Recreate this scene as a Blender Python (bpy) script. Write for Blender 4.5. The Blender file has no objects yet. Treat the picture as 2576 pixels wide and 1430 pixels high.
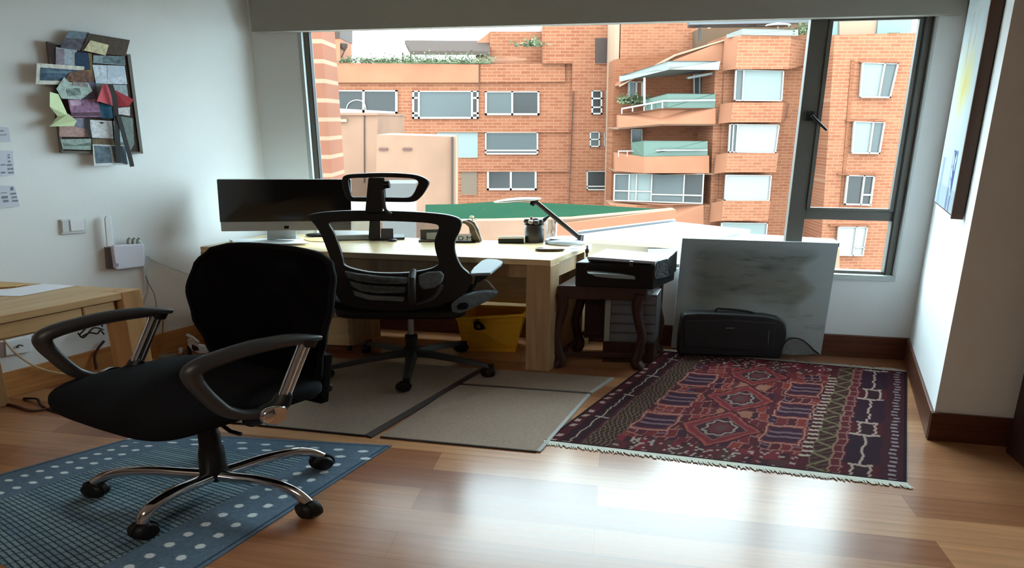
import bpy, bmesh, math, random
import numpy as np
from mathutils import Vector, Matrix
random.seed(7)
S = bpy.context.scene
COL = S.collection

# ------------------------------------------------------------------ camera, sky, exposure
SKY = 15.0
F = 1550.0; TH = math.radians(15.0); CT, ST = math.cos(TH), math.sin(TH); H = 1.605
cam_d = bpy.data.cameras.new('camera'); cam = bpy.data.objects.new('camera', cam_d); COL.objects.link(cam)
cam.location = (0, 0, H); cam.rotation_euler = (math.radians(75.0), 0, 0)
cam_d.sensor_width = 36.0; cam_d.lens = F/2576*36.0; cam_d.clip_start = 0.05; cam_d.clip_end = 500
S.camera = cam
w = bpy.data.worlds.new('sky'); S.world = w; w.use_nodes = True
bg = w.node_tree.nodes['Background']; bg.inputs[0].default_value = (0.74, 0.93, 1.0, 1); bg.inputs[1].default_value = SKY
S.view_settings.view_transform = 'Standard'; S.view_settings.look = 'None'
S.view_settings.gamma = 1; S.view_settings.exposure = 0.0; S.view_settings.use_curve_mapping = False
S.cycles.max_bounces = 12; S.cycles.diffuse_bounces = 8; S.cycles.transparent_max_bounces = 16
S.cycles.sample_clamp_indirect = 8

# added warm fill light, unseen above and behind the camera, lifts the shadows
ld = bpy.data.lights.new('added_fill', 'AREA'); ld.shape = 'DISK'; ld.size = 0.9; ld.energy = 50; ld.color = (1.0, 0.86, 0.70)
lo = bpy.data.objects.new('added_fill_light', ld); COL.objects.link(lo); lo.location = (-2.1, -0.7, 2.5)

# ------------------------------------------------------------------ picture point -> place on a surface of the room
def ray(px, py):
    u = px-1288.0; v = py-715.0
    return Vector((u, F*CT-v*ST, -F*ST-v*CT))
O = Vector((0, 0, H))
def W(px, py, d):
    r = ray(px, py); return O + r*(d/r.y)
def G(px, py, z=0.0):
    r = ray(px, py); return O + r*((z-H)/r.z)
def PL(px, py, p0, n):
    r = ray(px, py); return O + r*((Vector(p0)-O).dot(n)/r.dot(n))
def V(*a): return Vector(a)

# ------------------------------------------------------------------ materials
def lin(c):
    return tuple((x/255/12.92 if x/255 <= 0.04045 else ((x/255+0.055)/1.055)**2.4) for x in c)
def mat(name, rgb, rough=0.6, metal=0.0, spec=0.5, var=0.0, vscale=8.0, bump=0.0, bscale=60.0, coat=0.0, stretch=None):
    m = bpy.data.materials.new(name); m.use_nodes = True; nt = m.node_tree; b = nt.nodes['Principled BSDF']
    c = lin(rgb)
    b.inputs['Base Color'].default_value = (*c, 1); b.inputs['Roughness'].default_value = rough
    b.inputs['Metallic'].default_value = metal; b.inputs['Specular IOR Level'].default_value = spec
    if coat: b.inputs['Coat Weight'].default_value = coat; b.inputs['Coat Roughness'].default_value = 0.15
    if var or bump:
        tc = nt.nodes.new('ShaderNodeTexCoord'); mp = nt.nodes.new('ShaderNodeMapping')
        nt.links.new(tc.outputs['Object'], mp.inputs[0])
        if stretch: mp.inputs['Scale'].default_value = stretch
    if var:
        n = nt.nodes.new('ShaderNodeTexNoise'); n.inputs['Scale'].default_value = vscale; n.inputs['Detail'].default_value = 6
        r = nt.nodes.new('ShaderNodeValToRGB')
        r.color_ramp.elements[0].position = 0.3; r.color_ramp.elements[1].position = 0.7
        r.color_ramp.elements[0].color = (*[x*(1-var) for x in c], 1); r.color_ramp.elements[1].color = (*[min(1, x*(1+var)) for x in c], 1)
        nt.links.new(mp.outputs[0], n.inputs['Vector']); nt.links.new(n.outputs['Fac'], r.inputs[0]); nt.links.new(r.outputs[0], b.inputs['Base Color'])
    if bump:
        n2 = nt.nodes.new('ShaderNodeTexNoise'); n2.inputs['Scale'].default_value = bscale; n2.inputs['Detail'].default_value = 4
        bp = nt.nodes.new('ShaderNodeBump'); bp.inputs['Strength'].default_value = bump; bp.inputs['Distance'].default_value = 0.01
        nt.links.new(mp.outputs[0], n2.inputs['Vector']); nt.links.new(n2.outputs['Fac'], bp.inputs['Height']); nt.links.new(bp.outputs[0], b.inputs['Normal'])
    return m
def wood(name, c1, c2, rough=0.4, rot=0.0, scale=(3, 30, 30), coat=0.0):
    m = bpy.data.materials.new(name); m.use_nodes = True; nt = m.node_tree; b = nt.nodes['Principled BSDF']
    tc = nt.nodes.new('ShaderNodeTexCoord'); mr = nt.nodes.new('ShaderNodeMapping'); mr.inputs['Rotation'].default_value = (0, 0, rot)
    mp = nt.nodes.new('ShaderNodeMapping'); mp.inputs['Scale'].default_value = scale
    n = nt.nodes.new('ShaderNodeTexNoise'); n.inputs['Scale'].default_value = 1.0; n.inputs['Detail'].default_value = 8; n.inputs['Distortion'].default_value = 0.6
    r = nt.nodes.new('ShaderNodeValToRGB'); r.color_ramp.elements[0].position = 0.32; r.color_ramp.elements[1].position = 0.68
    r.color_ramp.elements[0].color = (*lin(c1), 1); r.color_ramp.elements[1].color = (*lin(c2), 1)
    nt.links.new(tc.outputs['Object'], mr.inputs[0]); nt.links.new(mr.outputs[0], mp.inputs[0]); nt.links.new(mp.outputs[0], n.inputs['Vector'])
    nt.links.new(n.outputs['Fac'], r.inputs[0]); nt.links.new(r.outputs[0], b.inputs['Base Color'])
    b.inputs['Roughness'].default_value = rough
    if coat: b.inputs['Coat Weight'].default_value = coat; b.inputs['Coat Roughness'].default_value = 0.2
    return m
def brick(name, c1, c2, mortar, bw, rh, ms, axis='x', rough=0.9, offset=0.5, big=0.12, rot=0.0):
    """bricks on an upright wall; axis is the horizontal direction that runs along it"""
    m = bpy.data.materials.new(name); m.use_nodes = True; nt = m.node_tree; b = nt.nodes['Principled BSDF']
    tc = nt.nodes.new('ShaderNodeTexCoord'); sp = nt.nodes.new('ShaderNodeSeparateXYZ'); cb = nt.nodes.new('ShaderNodeCombineXYZ')
    nt.links.new(tc.outputs['Object'], sp.inputs[0])
    nt.links.new(sp.outputs[0 if axis == 'x' else 1], cb.inputs[0]); nt.links.new(sp.outputs[2], cb.inputs[1])
    br = nt.nodes.new('ShaderNodeTexBrick'); br.offset = offset
    br.inputs['Color1'].default_value = (*lin(c1), 1); br.inputs['Color2'].default_value = (*lin(c2), 1); br.inputs['Mortar'].default_value = (*lin(mortar), 1)
    br.inputs['Scale'].default_value = 1.0; br.inputs['Brick Width'].default_value = bw; br.inputs['Row Height'].default_value = rh
    br.inputs['Mortar Size'].default_value = ms; br.inputs['Mortar Smooth'].default_value = 0.3
    nt.links.new(cb.outputs[0], br.inputs['Vector'])
    n = nt.nodes.new('ShaderNodeTexNoise'); n.inputs['Scale'].default_value = big; n.inputs['Detail'].default_value = 5
    nt.links.new(tc.outputs['Object'], n.inputs['Vector'])
    mx = nt.nodes.new('ShaderNodeMixRGB'); mx.blend_type = 'OVERLAY'; mx.inputs[0].default_value = 0.25
    nt.links.new(br.outputs['Color'], mx.inputs[1]); nt.links.new(n.outputs['Fac'], mx.inputs[2]); nt.links.new(mx.outputs[0], b.inputs['Base Color'])
    b.inputs['Roughness'].default_value = rough; b.inputs['Specular IOR Level'].default_value = 0.1
    return m
def glass(name, tint=(0.95, 1, 1), gloss=0.05, rough=0.02, diffuse=None, dfac=0.0):
    """thin sheet: mostly lets light through, a little mirror, optional tinted body"""
    m = bpy.data.materials.new(name); m.use_nodes = True; nt = m.node_tree
    for n in list(nt.nodes): nt.nodes.remove(n)
    o = nt.nodes.new('ShaderNodeOutputMaterial'); t = nt.nodes.new('ShaderNodeBsdfTransparent'); g = nt.nodes.new('ShaderNodeBsdfGlossy')
    t.inputs[0].default_value = (*tint, 1); g.inputs['Roughness'].default_value = rough
    mx = nt.nodes.new('ShaderNodeMixShader'); mx.inputs[0].default_value = gloss
    nt.links.new(t.outputs[0], mx.inputs[1]); nt.links.new(g.outputs[0], mx.inputs[2]); last = mx
    if diffuse:
        d = nt.nodes.new('ShaderNodeBsdfDiffuse'); d.inputs[0].default_value = (*lin(diffuse), 1)
        m2 = nt.nodes.new('ShaderNodeMixShader'); m2.inputs[0].default_value = dfac
        nt.links.new(mx.outputs[0], m2.inputs[1]); nt.links.new(d.outputs[0], m2.inputs[2]); last = m2
    nt.links.new(last.outputs[0], o.inputs[0]); return m
def attr_mat(name, rough=0.95, bump=0.3, bscale=350, gain=1.0):
    m = bpy.data.materials.new(name); m.use_nodes = True; nt = m.node_tree; b = nt.nodes['Principled BSDF']
    a = nt.nodes.new('ShaderNodeAttribute'); a.attribute_name = 'pattern'
    tc = nt.nodes.new('ShaderNodeTexCoord'); n = nt.nodes.new('ShaderNodeTexNoise'); n.inputs['Scale'].default_value = bscale
    nt.links.new(tc.outputs['Object'], n.inputs['Vector'])
    mx = nt.nodes.new('ShaderNodeMixRGB'); mx.blend_type = 'OVERLAY'; mx.inputs[0].default_value = 0.45
    nt.links.new(a.outputs['Color'], mx.inputs[1]); nt.links.new(n.outputs['Fac'], mx.inputs[2]); nt.links.new(mx.outputs[0], b.inputs['Base Color'])
    bp = nt.nodes.new('ShaderNodeBump'); bp.inputs['Strength'].default_value = bump; bp.inputs['Distance'].default_value = 0.004
    nt.links.new(n.outputs['Fac'], bp.inputs['Height']); nt.links.new(bp.outputs[0], b.inputs['Normal'])
    b.inputs['Roughness'].default_value = rough; b.inputs['Specular IOR Level'].default_value = 0.15
    return m

# ------------------------------------------------------------------ geometry helpers
LOC = {}
class MB:
    def __init__(s): s.v = []; s.f = []
    def add(s, vs, fs):
        n = len(s.v); s.v += [Vector(p) for p in vs]; s.f += [tuple(i+n for i in f) for f in fs]; return s
    def hexa(s, b, t):   # b, t: four lower and four upper points
        return s.add(list(b)+list(t), [(3, 2, 1, 0), (4, 5, 6, 7), (0, 1, 5, 4), (1, 2, 6, 5), (2, 3, 7, 6), (3, 0, 4, 7)])
    def box(s, o, e1, e2, e3):
        o, e1, e2, e3 = Vector(o), Vector(e1), Vector(e2), Vector(e3)
        return s.hexa([o, o+e1, o+e1+e2, o+e2], [o+e3, o+e1+e3, o+e1+e2+e3, o+e2+e3])
    def prism(s, pts, off):
        pts = [Vector(p) for p in pts]; off = Vector(off); n = len(pts)
        return s.add(pts+[p+off for p in pts], [tuple(range(n))[::-1], tuple(range(n, 2*n))]+[(i, (i+1) % n, n+(i+1) % n, n+i) for i in range(n)])
    def tube(s, path, rad, seg=12, fn=None, cap=True, flat=1.0):
        path = [Vector(p) for p in path]; n = len(path)
        if not isinstance(rad, (list, tuple)): rad = [rad]*n
        up = None; rings = []
        for i, p in enumerate(path):
            t = (path[min(i+1, n-1)]-path[max(i-1, 0)]).normalized()
            if up is None:
                up = Vector((0, 0, 1)) if abs(t.z) < 0.9 else Vector((1, 0, 0))
            a = up - t*up.dot(t); a.normalize(); up = a; b = t.cross(a)
            rings.append([p + a*math.cos(2*math.pi*k/seg)*rad[i] + b*math.sin(2*math.pi*k/seg)*rad[i]*flat for k in range(seg)])
        vs = [q for r in rings for q in r]; fs = []
        for i in range(n-1):
            for k in range(seg):
                fs.append((i*seg+k, i*seg+(k+1) % seg, (i+1)*seg+(k+1) % seg, (i+1)*seg+k))
        if cap: fs.append(tuple(range(seg))[::-1]); fs.append(tuple((n-1)*seg+k for k in range(seg)))
        if fn: vs = [fn(q) for q in vs]
        return s.add(vs, fs)
    def lathe(s, prof, seg=24, c=(0, 0, 0), kx=1.0, ky=1.0, fn=None):
        vs = []; fs = []; n = len(prof); c = Vector(c)
        for (r, z) in prof:
            for k in range(seg):
                a = 2*math.pi*k/seg; vs.append(c+Vector((r*math.cos(a)*kx, r*math.sin(a)*ky, z)))
        for i in range(n-1):
            for k in range(seg): fs.append((i*seg+k, i*seg+(k+1) % seg, (i+1)*seg+(k+1) % seg, (i+1)*seg+k))
        fs.append(tuple(range(seg))[::-1]); fs.append(tuple((n-1)*seg+k for k in range(seg)))
        if fn: vs = [fn(q) for q in vs]
        return s.add(vs, fs)
    def sell(s, c, r, e1=0.5, e2=0.5, nu=32, nv=16, fn=None):   # superellipsoid
        def sg(x, e): return math.copysign(abs(x)**e, x)
        vs = []; fs = []; c = Vector(c)
        for j in range(nv+1):
            ph = -math.pi/2+math.pi*j/nv
            for i in range(nu):
                th = 2*math.pi*i/nu
                vs.append(c+Vector((r[0]*sg(math.cos(ph), e1)*sg(math.cos(th), e2), r[1]*sg(math.cos(ph), e1)*sg(math.sin(th), e2), r[2]*sg(math.sin(ph), e1))))
        for j in range(nv):
            for i in range(nu): fs.append((j*nu+i, j*nu+(i+1) % nu, (j+1)*nu+(i+1) % nu, (j+1)*nu+i))
        if fn: vs = [fn(q) for q in vs]
        return s.add(vs, fs)
    def build(s, name, m, parent=None, bevel=0.0, smooth=False, seg=2, subdiv=0, kind=None, label=None):
        if parent is not None: loc = LOC[parent.name]
        else:
            xs = [p.x for p in s.v]; ys = [p.y for p in s.v]; zs = [p.z for p in s.v]
            loc = Vector(((min(xs)+max(xs))/2, (min(ys)+max(ys))/2, min(zs)))
        me = bpy.data.meshes.new(name); me.from_pydata([tuple(p-loc) for p in s.v], [], s.f); me.validate()
        bm = bmesh.new(); bm.from_mesh(me); bmesh.ops.remove_doubles(bm, verts=bm.verts, dist=1e-6)
        bmesh.ops.recalc_face_normals(bm, faces=bm.faces); bm.to_mesh(me); bm.free()
        o = bpy.data.objects.new(name, me); COL.objects.link(o)
        if m: me.materials.append(m)
        if parent is not None: o.parent = parent
        else: o.location = loc
        LOC[o.name] = loc
        if smooth:
            for p in me.polygons: p.use_smooth = True
            try: me.set_sharp_from_angle(angle=math.radians(50))
            except Exception: pass
        if bevel:
            md = o.modifiers.new('bevel', 'BEVEL'); md.width = bevel; md.segments = seg; md.limit_method = 'ANGLE'; md.angle_limit = math.radians(40)
        if subdiv:
            md = o.modifiers.new('sub', 'SUBSURF'); md.levels = subdiv; md.render_levels = subdiv
        if kind: o['kind'] = kind
        if label: o['label'] = label
        return o
def root(name, loc, label, cat, group=None):
    o = bpy.data.objects.new(name, None); COL.objects.link(o); o.location = loc; o.empty_display_size = 0.1
    o['label'] = label; o['category'] = cat
    if group: o['group'] = group
    LOC[o.name] = Vector(loc); return o
def tag(o, label, cat, group=None, kind=None):
    o['label'] = label; o['category'] = cat
    if group: o['group'] = group
    if kind: o['kind'] = kind
    return o
def spline(pts, n=8, closed=False):
    pts = [Vector(p) for p in pts]; out = []; m = len(pts)
    rng = range(m) if closed else range(m-1)
    for i in rng:
        if closed: p0, p1, p2, p3 = pts[(i-1) % m], pts[i], pts[(i+1) % m], pts[(i+2) % m]
        else: p0, p1, p2, p3 = pts[max(i-1, 0)], pts[i], pts[i+1], pts[min(i+2, m-1)]
        for k in range(n):
            t = k/n
            out.append(0.5*((2*p1)+(p2-p0)*t+(2*p0-5*p1+4*p2-p3)*t*t+(3*p1-p0-3*p2+p3)*t**3))
    if not closed: out.append(pts[-1])
    return out
Z = Vector((0, 0, 1))

# ------------------------------------------------------------------ material library
M = {}
M['wall'] = mat('white_plaster', (229, 232, 233), 0.85, var=0.03, vscale=2, bump=0.05, bscale=90)
M['ceil'] = mat('ceiling_paint', (190, 186, 180), 0.9)
M['rear'] = mat('rear_wall_paint', (120, 112, 104), 0.8)
M['base'] = wood('skirting_wood', (72, 38, 24), (94, 52, 34), 0.4, scale=(2, 2, 40))
M['basel'] = wood('skirting_wood_left', (176, 116, 66), (206, 146, 88), 0.4, scale=(2, 2, 40))
M['alu'] = mat('grey_aluminium', (92, 87, 80), 0.5)
M['alud'] = mat('dark_gasket', (25, 25, 25), 0.7)
M['pane'] = glass('window_glass', (0.98, 1, 1), 0.005)
M['black'] = mat('black_plastic', (14, 14, 15), 0.5, spec=.35)
M['blackm'] = mat('matte_black_fabric', (15, 16, 19), 0.95, spec=0.15, bump=0.3, bscale=500)
M['armb'] = mat('satin_black_arm', (46, 47, 50), 0.42)
M['chrome'] = mat('chrome', (205, 205, 208), 0.12, metal=1.0)
M['steel'] = mat('brushed_steel', (150, 150, 150), 0.35, metal=0.9)
M['desk'] = wood('pale_oak', (198, 170, 126), (220, 196, 154), 0.35, rot=math.radians(10), scale=(2.2, 26, 26))
M['table'] = wood('oak_table', (168, 134, 92), (192, 160, 118), 0.42, rot=math.radians(-52), scale=(2.0, 22, 22))
M['tableleg'] = wood('oak_leg', (158, 116, 74), (182, 140, 94), 0.45, scale=(22, 22, 2))
M['deskleg'] = wood('oak_desk_leg', (160, 128, 92), (184, 152, 114), 0.45, scale=(26, 26, 2))
M['white'] = mat('white_plastic', (232, 234, 238), 0.35)
M['offwhite'] = mat('off_white_plastic', (205, 210, 212), 0.5)
M['paper'] = mat('white_paper', (228, 230, 238), 0.8)
M['silver'] = mat('silver_aluminium', (178, 180, 176), 0.4, metal=0.35)
M['screen'] = mat('black_screen_glass', (8, 9, 11), 0.08, spec=0.6)
M['greypad'] = mat('light_grey_pad', (112, 120, 124), 0.6, bump=0.2, bscale=200)
M['greyfab'] = mat('grey_fabric', (88, 96, 100), 0.9, var=0.25, vscale=40, bump=0.3, bscale=250)
M['mesh'] = glass('grey_chair_mesh', (1, 1, 1), 0.02, 0.4, (62, 62, 60), 0.60)
M['bmesh'] = glass('black_chair_mesh', (1, 1, 1), 0.01, 0.4, (14, 14, 17), 0.93)
M['darkwood'] = wood('dark_brown_wood', (40, 20, 14), (58, 29, 20), 0.45, scale=(20, 20, 3))
M['yellow'] = mat('yellow_plastic', (244, 186, 50), 0.45, var=0.05, vscale=12)
M['gwall'] = mat('grey_cable', (60, 60, 62), 0.5)

# ------------------------------------------------------------------ the room
BL = V(-1.90, 4.78, 0); BR = V(2.72, 3.975, 0)
E1 = (BR-BL).normalized(); N = V(-E1.y, E1.x, 0)          # N points out of the window
LW = V(-1.113, -1.414, 0).normalized(); LN = V(-LW.y, LW.x, 0)   # left wall runs towards the camera
if LN.dot(V(1, 0, 0)) < 0: LN = -LN                       # LN points into the room
RC = V(2.165, 2.88, 0); RW = (RC-BR).normalized(); RN = V(-RW.y, RW.x, 0)
if RN.x > 0: RN = -RN
CEIL = 2.62
def Bp(s, z, off=0.0): return BL+E1*s+N*off+Z*z
def sB(px, py, off=0.0):
    p = PL(px, py, BL+N*off, N); return (p-BL).dot(E1), p.z
FB = 0.03
s_l, z_a = sB(752, 85); s_r, z_b = sB(2362, 36)
s_r2, z_s = sB(2250, 697)
zl = (z_a+z_b)/2; zs = z_s
print('window', s_l, s_r, s_r2, 'lintel', z_a, z_b, 'sill', zs)
LEN = (BR-BL).length
mb = MB().box(V(-9, -3.2, -0.1), V(14, 0, 0), V(0, 9, 0), V(0, 0, 0.1))
# floor follows the outer side of the back wall so that nothing shows beyond it
mb = MB().prism([V(-8.2, -3.0, -0.12), V(4.2, -3.0, -0.12), V(4.2, 3.72, -0.12), Bp(LEN, -0.12, 0.2), Bp(0, -0.12, 0.2)], V(0, 0, 0.12))
def floor_mat():
    m = bpy.data.materials.new('floor_planks'); m.use_nodes = True; nt = m.node_tree; b = nt.nodes['Principled BSDF']
    tc = nt.nodes.new('ShaderNodeTexCoord'); mp = nt.nodes.new('ShaderNodeMapping'); mp.inputs['Rotation'].default_value = (0, 0, math.radians(9.9))
    nt.links.new(tc.outputs['Object'], mp.inputs[0])
    br = nt.nodes.new('ShaderNodeTexBrick'); br.offset = 0.37
    br.inputs['Color1'].default_value = (*lin((124, 74, 48)), 1); br.inputs['Color2'].default_value = (*lin((178, 130, 92)), 1)
    br.inputs['Mortar'].default_value = (*lin((120, 70, 44)), 1)
    br.inputs['Scale'].default_value = 1; br.inputs['Brick Width'].default_value = 2.1; br.inputs['Row Height'].default_value = 0.155; br.inputs['Mortar Size'].default_value = 0.0012
    nt.links.new(mp.outputs[0], br.inputs['Vector'])
    mp2 = nt.nodes.new('ShaderNodeMapping'); mp2.inputs['Scale'].default_value = (2.0, 45, 1); nt.links.new(mp.outputs[0], mp2.inputs[0])
    n = nt.nodes.new('ShaderNodeTexNoise'); n.inputs['Scale'].default_value = 1.0; n.inputs['Detail'].default_value = 8; n.inputs['Distortion'].default_value = 0.5
    nt.links.new(mp2.outputs[0], n.inputs['Vector'])
    mx = nt.nodes.new('ShaderNodeMixRGB'); mx.blend_type = 'OVERLAY'; mx.inputs[0].default_value = 0.45
    nt.links.new(br.outputs['Color'], mx.inputs[1]); nt.links.new(n.outputs['Fac'], mx.inputs[2]); nt.links.new(mx.outputs[0], b.inputs['Base Color'])
    rr = nt.nodes.new('ShaderNodeMapRange'); rr.inputs[3].default_value = 0.24; rr.inputs[4].default_value = 0.36
    nt.links.new(n.outputs['Fac'], rr.inputs[0]); nt.links.new(rr.outputs[0], b.inputs['Roughness'])
    b.inputs['Coat Weight'].default_value = 0.55; b.inputs['Coat Roughness'].default_value = 0.2; b.inputs['Specular IOR Level'].default_value = 0.28
    return m
M['floor'] = floor_mat()
mb.build('floor', M['floor'], kind='structure')
MB().prism([V(-8.2, -3.0, CEIL), V(4.2, -3.0, CEIL), V(4.2, 3.72, CEIL), Bp(LEN, CEIL, 0.2), Bp(0, CEIL, 0.2)], V(0, 0, 0.12)).build('ceiling', M['ceil'], kind='structure')
MB().lathe([(.47, 2.515), (.49, 2.53), (.49, 2.62)], 32, c=(-2.1, -0.7, 0)).build('added_fill_housing', mat('added_housing_white', (225, 222, 215), .5), bpy.data.objects['ceiling'])  # made-up housing around the added fill light
# left wall
mb = MB().prism([BL, BL-LN*0.15, BL+LW*9.9-LN*0.15, BL+LW*9.9], Z*CEIL)
mb.build('wall_left', M['wall'], kind='structure')
# window wall, with the opening left free
T = 0.16
mb = MB()
mb.box(Bp(-0.02, 0), E1*(s_l+0.02), N*T, Z*CEIL)
mb.box(Bp(s_r, 0), E1*(LEN-s_r+0.15), N*T, Z*CEIL)
mb.box(Bp(s_l, 0), E1*(s_r-s_l), N*T, Z*zs)
mb.box(Bp(s_l, zl+0.06), E1*(s_r-s_l), N*T, Z*(CEIL-zl-0.06))
mb.build('wall_back', M['wall'], kind='structure')
# beam above the window, a darker grey than the walls
MB().box(Bp(0.06, zl, -0.07), E1*(LEN-0.10), N*0.075, Z*(CEIL-zl)).build('trim_1', mat('grey_beam', (158, 154, 146), .85, var=.03, vscale=2), kind='structure')
# right wall and the pier that ends it
mb = MB().prism([BR, BR+V(0.6, -0.1, 0), RC+V(0.9, -0.17, 0), RC], Z*CEIL)
mb.build('wall_right', M['wall'], kind='structure')
# wall behind the camera
mb = MB().box(V(-8.2, -3.0, 0), V(12.4, 0, 0), V(0, 0.15, 0), Z*CEIL)
mb.build('wall_rear', M['rear'], kind='structure')
MB().box(V(4.05, -3.0, 0), V(0.15, 0, 0), V(0, 5.6, 0), Z*CEIL).build('wall_side', M['rear'], kind='structure')
# skirting boards
MB().box(BL+LN*0.0, LW*8.5, LN*0.018, Z*0.158).build('baseboard_left', M['basel'], bevel=0.003, kind='structure')
MB().box(Bp(0.03, 0, -0.018), E1*(LEN-0.03), N*0.018, Z*0.158).build('baseboard_back', M['base'], bevel=0.003, kind='structure')
MB().box(BR-RW*0.0, (RC-BR), RN*0.016, Z*0.155).build('baseboard_right', M['base'], bevel=0.003, kind='structure')
PD = V(0.9, -0.17, 0).normalized()
MB().box(RC-PD*0.016-V(-PD.y, PD.x, 0)*0.016, PD*0.9, V(-PD.y, PD.x, 0)*0.016, Z*0.155).build('baseboard_pier', M['base'], bevel=0.003, kind='structure')
# dark wooden door frame at the right edge
p = W(2537, 1055, 2.74)
dr = MB().box(V(p.x, 2.56, 0), V(0.6, -0.11, 0), V(0.03, 0.19, 0), Z*2.5).build('door_1', M['darkwood'], kind='structure', bevel=0.004)

# window
fr = MB()
FD = 0.06
def bar(s0, s1, z0, z1, off=FB, dep=FD): fr.box(Bp(s0, z0, off), E1*(s1-s0), N*dep, Z*(z1-z0))
zt = zl+0.06
sL2, _ = sB(801, 300, FB+FD)
sR2, _ = sB(2276, 360, FB); sR1 = s_r
mL, _ = sB(2008, 330, FB); mR, _ = sB(2052, 330, FB)
_, zm0 = sB(2150, 555, FB); _, zm1 = sB(2150, 531, FB)
_, zb1 = sB(2180, 683, FB)
bar(s_l, sL2, zs, zt); bar(sR2, s_r, zs, zt); bar(mL, mR, zs, zt)
bar(sL2, sR2, zs, zb1); bar(sL2, sR2, zt-0.05, zt); bar(mR, sR2, zm0, zm1)
win = fr.build('window_1', M['alu'], kind='structure', bevel=0.004)
g2 = MB()
for (a, b_, c, d_) in ((mR, sR2, zm1, zt-0.05),):   # inner sash of the tilting light
    for (x0, x1, y0, y1) in ((a, a+0.022, c, d_), (b_-0.03, b_, c, d_), (a, b_, c, c+0.018), (a, b_, d_-0.02, d_)):
        g2.box(Bp(x0, y0, FB-0.012), E1*(x1-x0), N*0.03, Z*(y1-y0))
g2.build('sash', M['alu'], win, bevel=0.003)
gk = MB()
gk.box(Bp(sL2-0.006, zb1, FB+0.002), E1*0.012, N*0.04, Z*(zt-zb1)); gk.box(Bp(sR2-0.006, zs, FB-0.018), E1*0.010, N*0.01, Z*(zt-zs))
gk.build('gasket', M['alud'], win)
lt = MB().box(Bp(s_l-0.012, zs, -0.004), E1*0.03, N*0.03, Z*(zt-zs)); lt.box(Bp(s_r-0.012, zs-0.03, -0.004), E1*0.014, N*0.03, Z*(zt-zs+0.03))
lt.box(Bp(mL, zs-0.03, -0.012), E1*(s_r-mL), N*0.05, Z*0.035)
lt.build('cover_strip', mat('light_grey_strip', (176, 182, 182), 0.5), win, bevel=0.002)
for (a, b_, c, d_) in ((sL2, mL, zb1, zt-0.05), (mR, sR2, zm1, zt-0.05), (mR, sR2, zb1, zm0)):
    MB().box(Bp(a-0.004, c-0.004, FB+0.028), E1*(b_-a+0.008), N*0.006, Z*(d_-c+0.008)).build('pane', M['pane'], win)
hs, hz = sB(2038, 292, FB-0.03)
hm = MB().box(Bp(hs-0.025, hz-0.03, FB-0.02), E1*0.05, N*0.022, Z*0.06)
a0 = Bp(hs+0.01, hz, FB-0.035); hp2 = sB(2079, 328, FB-0.035); a1 = Bp(hp2[0], hp2[1], FB-0.04)
hm.tube([a0+N*0.02, a0, a0*0.5+a1*0.5, a1], [0.009, 0.010, 0.009, 0.008], 8)
hm.build('handle', M['black'], win, bevel=0.002, smooth=True)

# ------------------------------------------------------------------ outside: buildings across the street
def ex(r, g, b, k=0.41*SKY):
    """reflectance that reads as this tone under the open overcast sky"""
    q = [x/k for x in lin((r, g, b))]; q[0] /= .82; q[2] /= 1.15
    return tuple(255*((1.055*x**(1/2.4)-0.055) if x > .0031308 else 12.92*x) for x in q)
M['brickA'] = brick('orange_brick', ex(212, 146, 114), ex(194, 124, 96), ex(226, 176, 148), 0.62, 0.20, 0.022)
M['brickB'] = brick('orange_brick_near', ex(220, 154, 122), ex(202, 132, 102), ex(232, 182, 152), 0.50, 0.155, 0.018)
M['brickP'] = mat('smooth_orange_render', ex(228, 164, 134), 0.9, var=0.10, vscale=0.5, spec=0.1)
M['brickD'] = brick('brown_brick', ex(200, 136, 104), ex(184, 120, 90), ex(208, 148, 114), 0.50, 0.16, 0.018)
M['striped'] = brick('striped_brick', ex(200, 142, 120), ex(188, 128, 106), ex(226, 196, 172), 3.0, 0.19, 0.024, offset=0.0, big=1.5)
M['concp'] = mat('pink_concrete', ex(208, 172, 152), 0.95, var=0.12, vscale=0.8, spec=0.1)
M['pale'] = mat('pale_render', ex(236, 206, 184), 0.9, spec=0.1)
M['wframe'] = mat('white_window_frame', ex(238, 238, 240), 0.5)
M['gdark'] = mat('dark_window_glass', ex(84, 88, 92), 0.2, spec=0.15)
M['gmid'] = mat('grey_window_glass', ex(122, 138, 146), 0.2, spec=0.15)
M['gpale'] = mat('pale_blind', ex(184, 212, 218, .55*SKY), 0.6)
M['gcyan'] = mat('cyan_glass', ex(164, 204, 210), 0.3, spec=.2)
M['gwhite'] = mat('white_blind', ex(222, 232, 240, .50*SKY), 0.7)
M['gbrown'] = mat('brown_shutter', ex(104, 82, 76), 0.6, spec=.2)
M['gtaupe'] = mat('taupe_shutter', ex(156, 138, 120), 0.6, spec=.2)
M['green'] = mat('green_awning', ex(82, 146, 120, 0.80*SKY), 1.0, var=0.06, vscale=0.5, spec=0)
M['greeng'] = mat('green_balcony_glass', ex(120, 158, 148), 0.3, spec=.2)
M['roofw'] = mat('white_roof_sheet', ex(222, 240, 248, .55*SKY), 0.5, spec=.2)
M['leaf'] = mat('garden_leaves', ex(136, 160, 112), 0.9, var=0.3, vscale=3)
M['street'] = mat('street_ground', (110, 108, 104), 0.95)
M['dk'] = mat('dark_pergola', ex(106, 88, 82), 0.8, spec=.2)
MB().prism([V(-90, 6.2, -13), V(110, 6.2, -13), V(110, 110, -13), V(-90, 110, -13)], V(0, 0, 0.2)).build('ground', M['street'], kind='structure')

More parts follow.
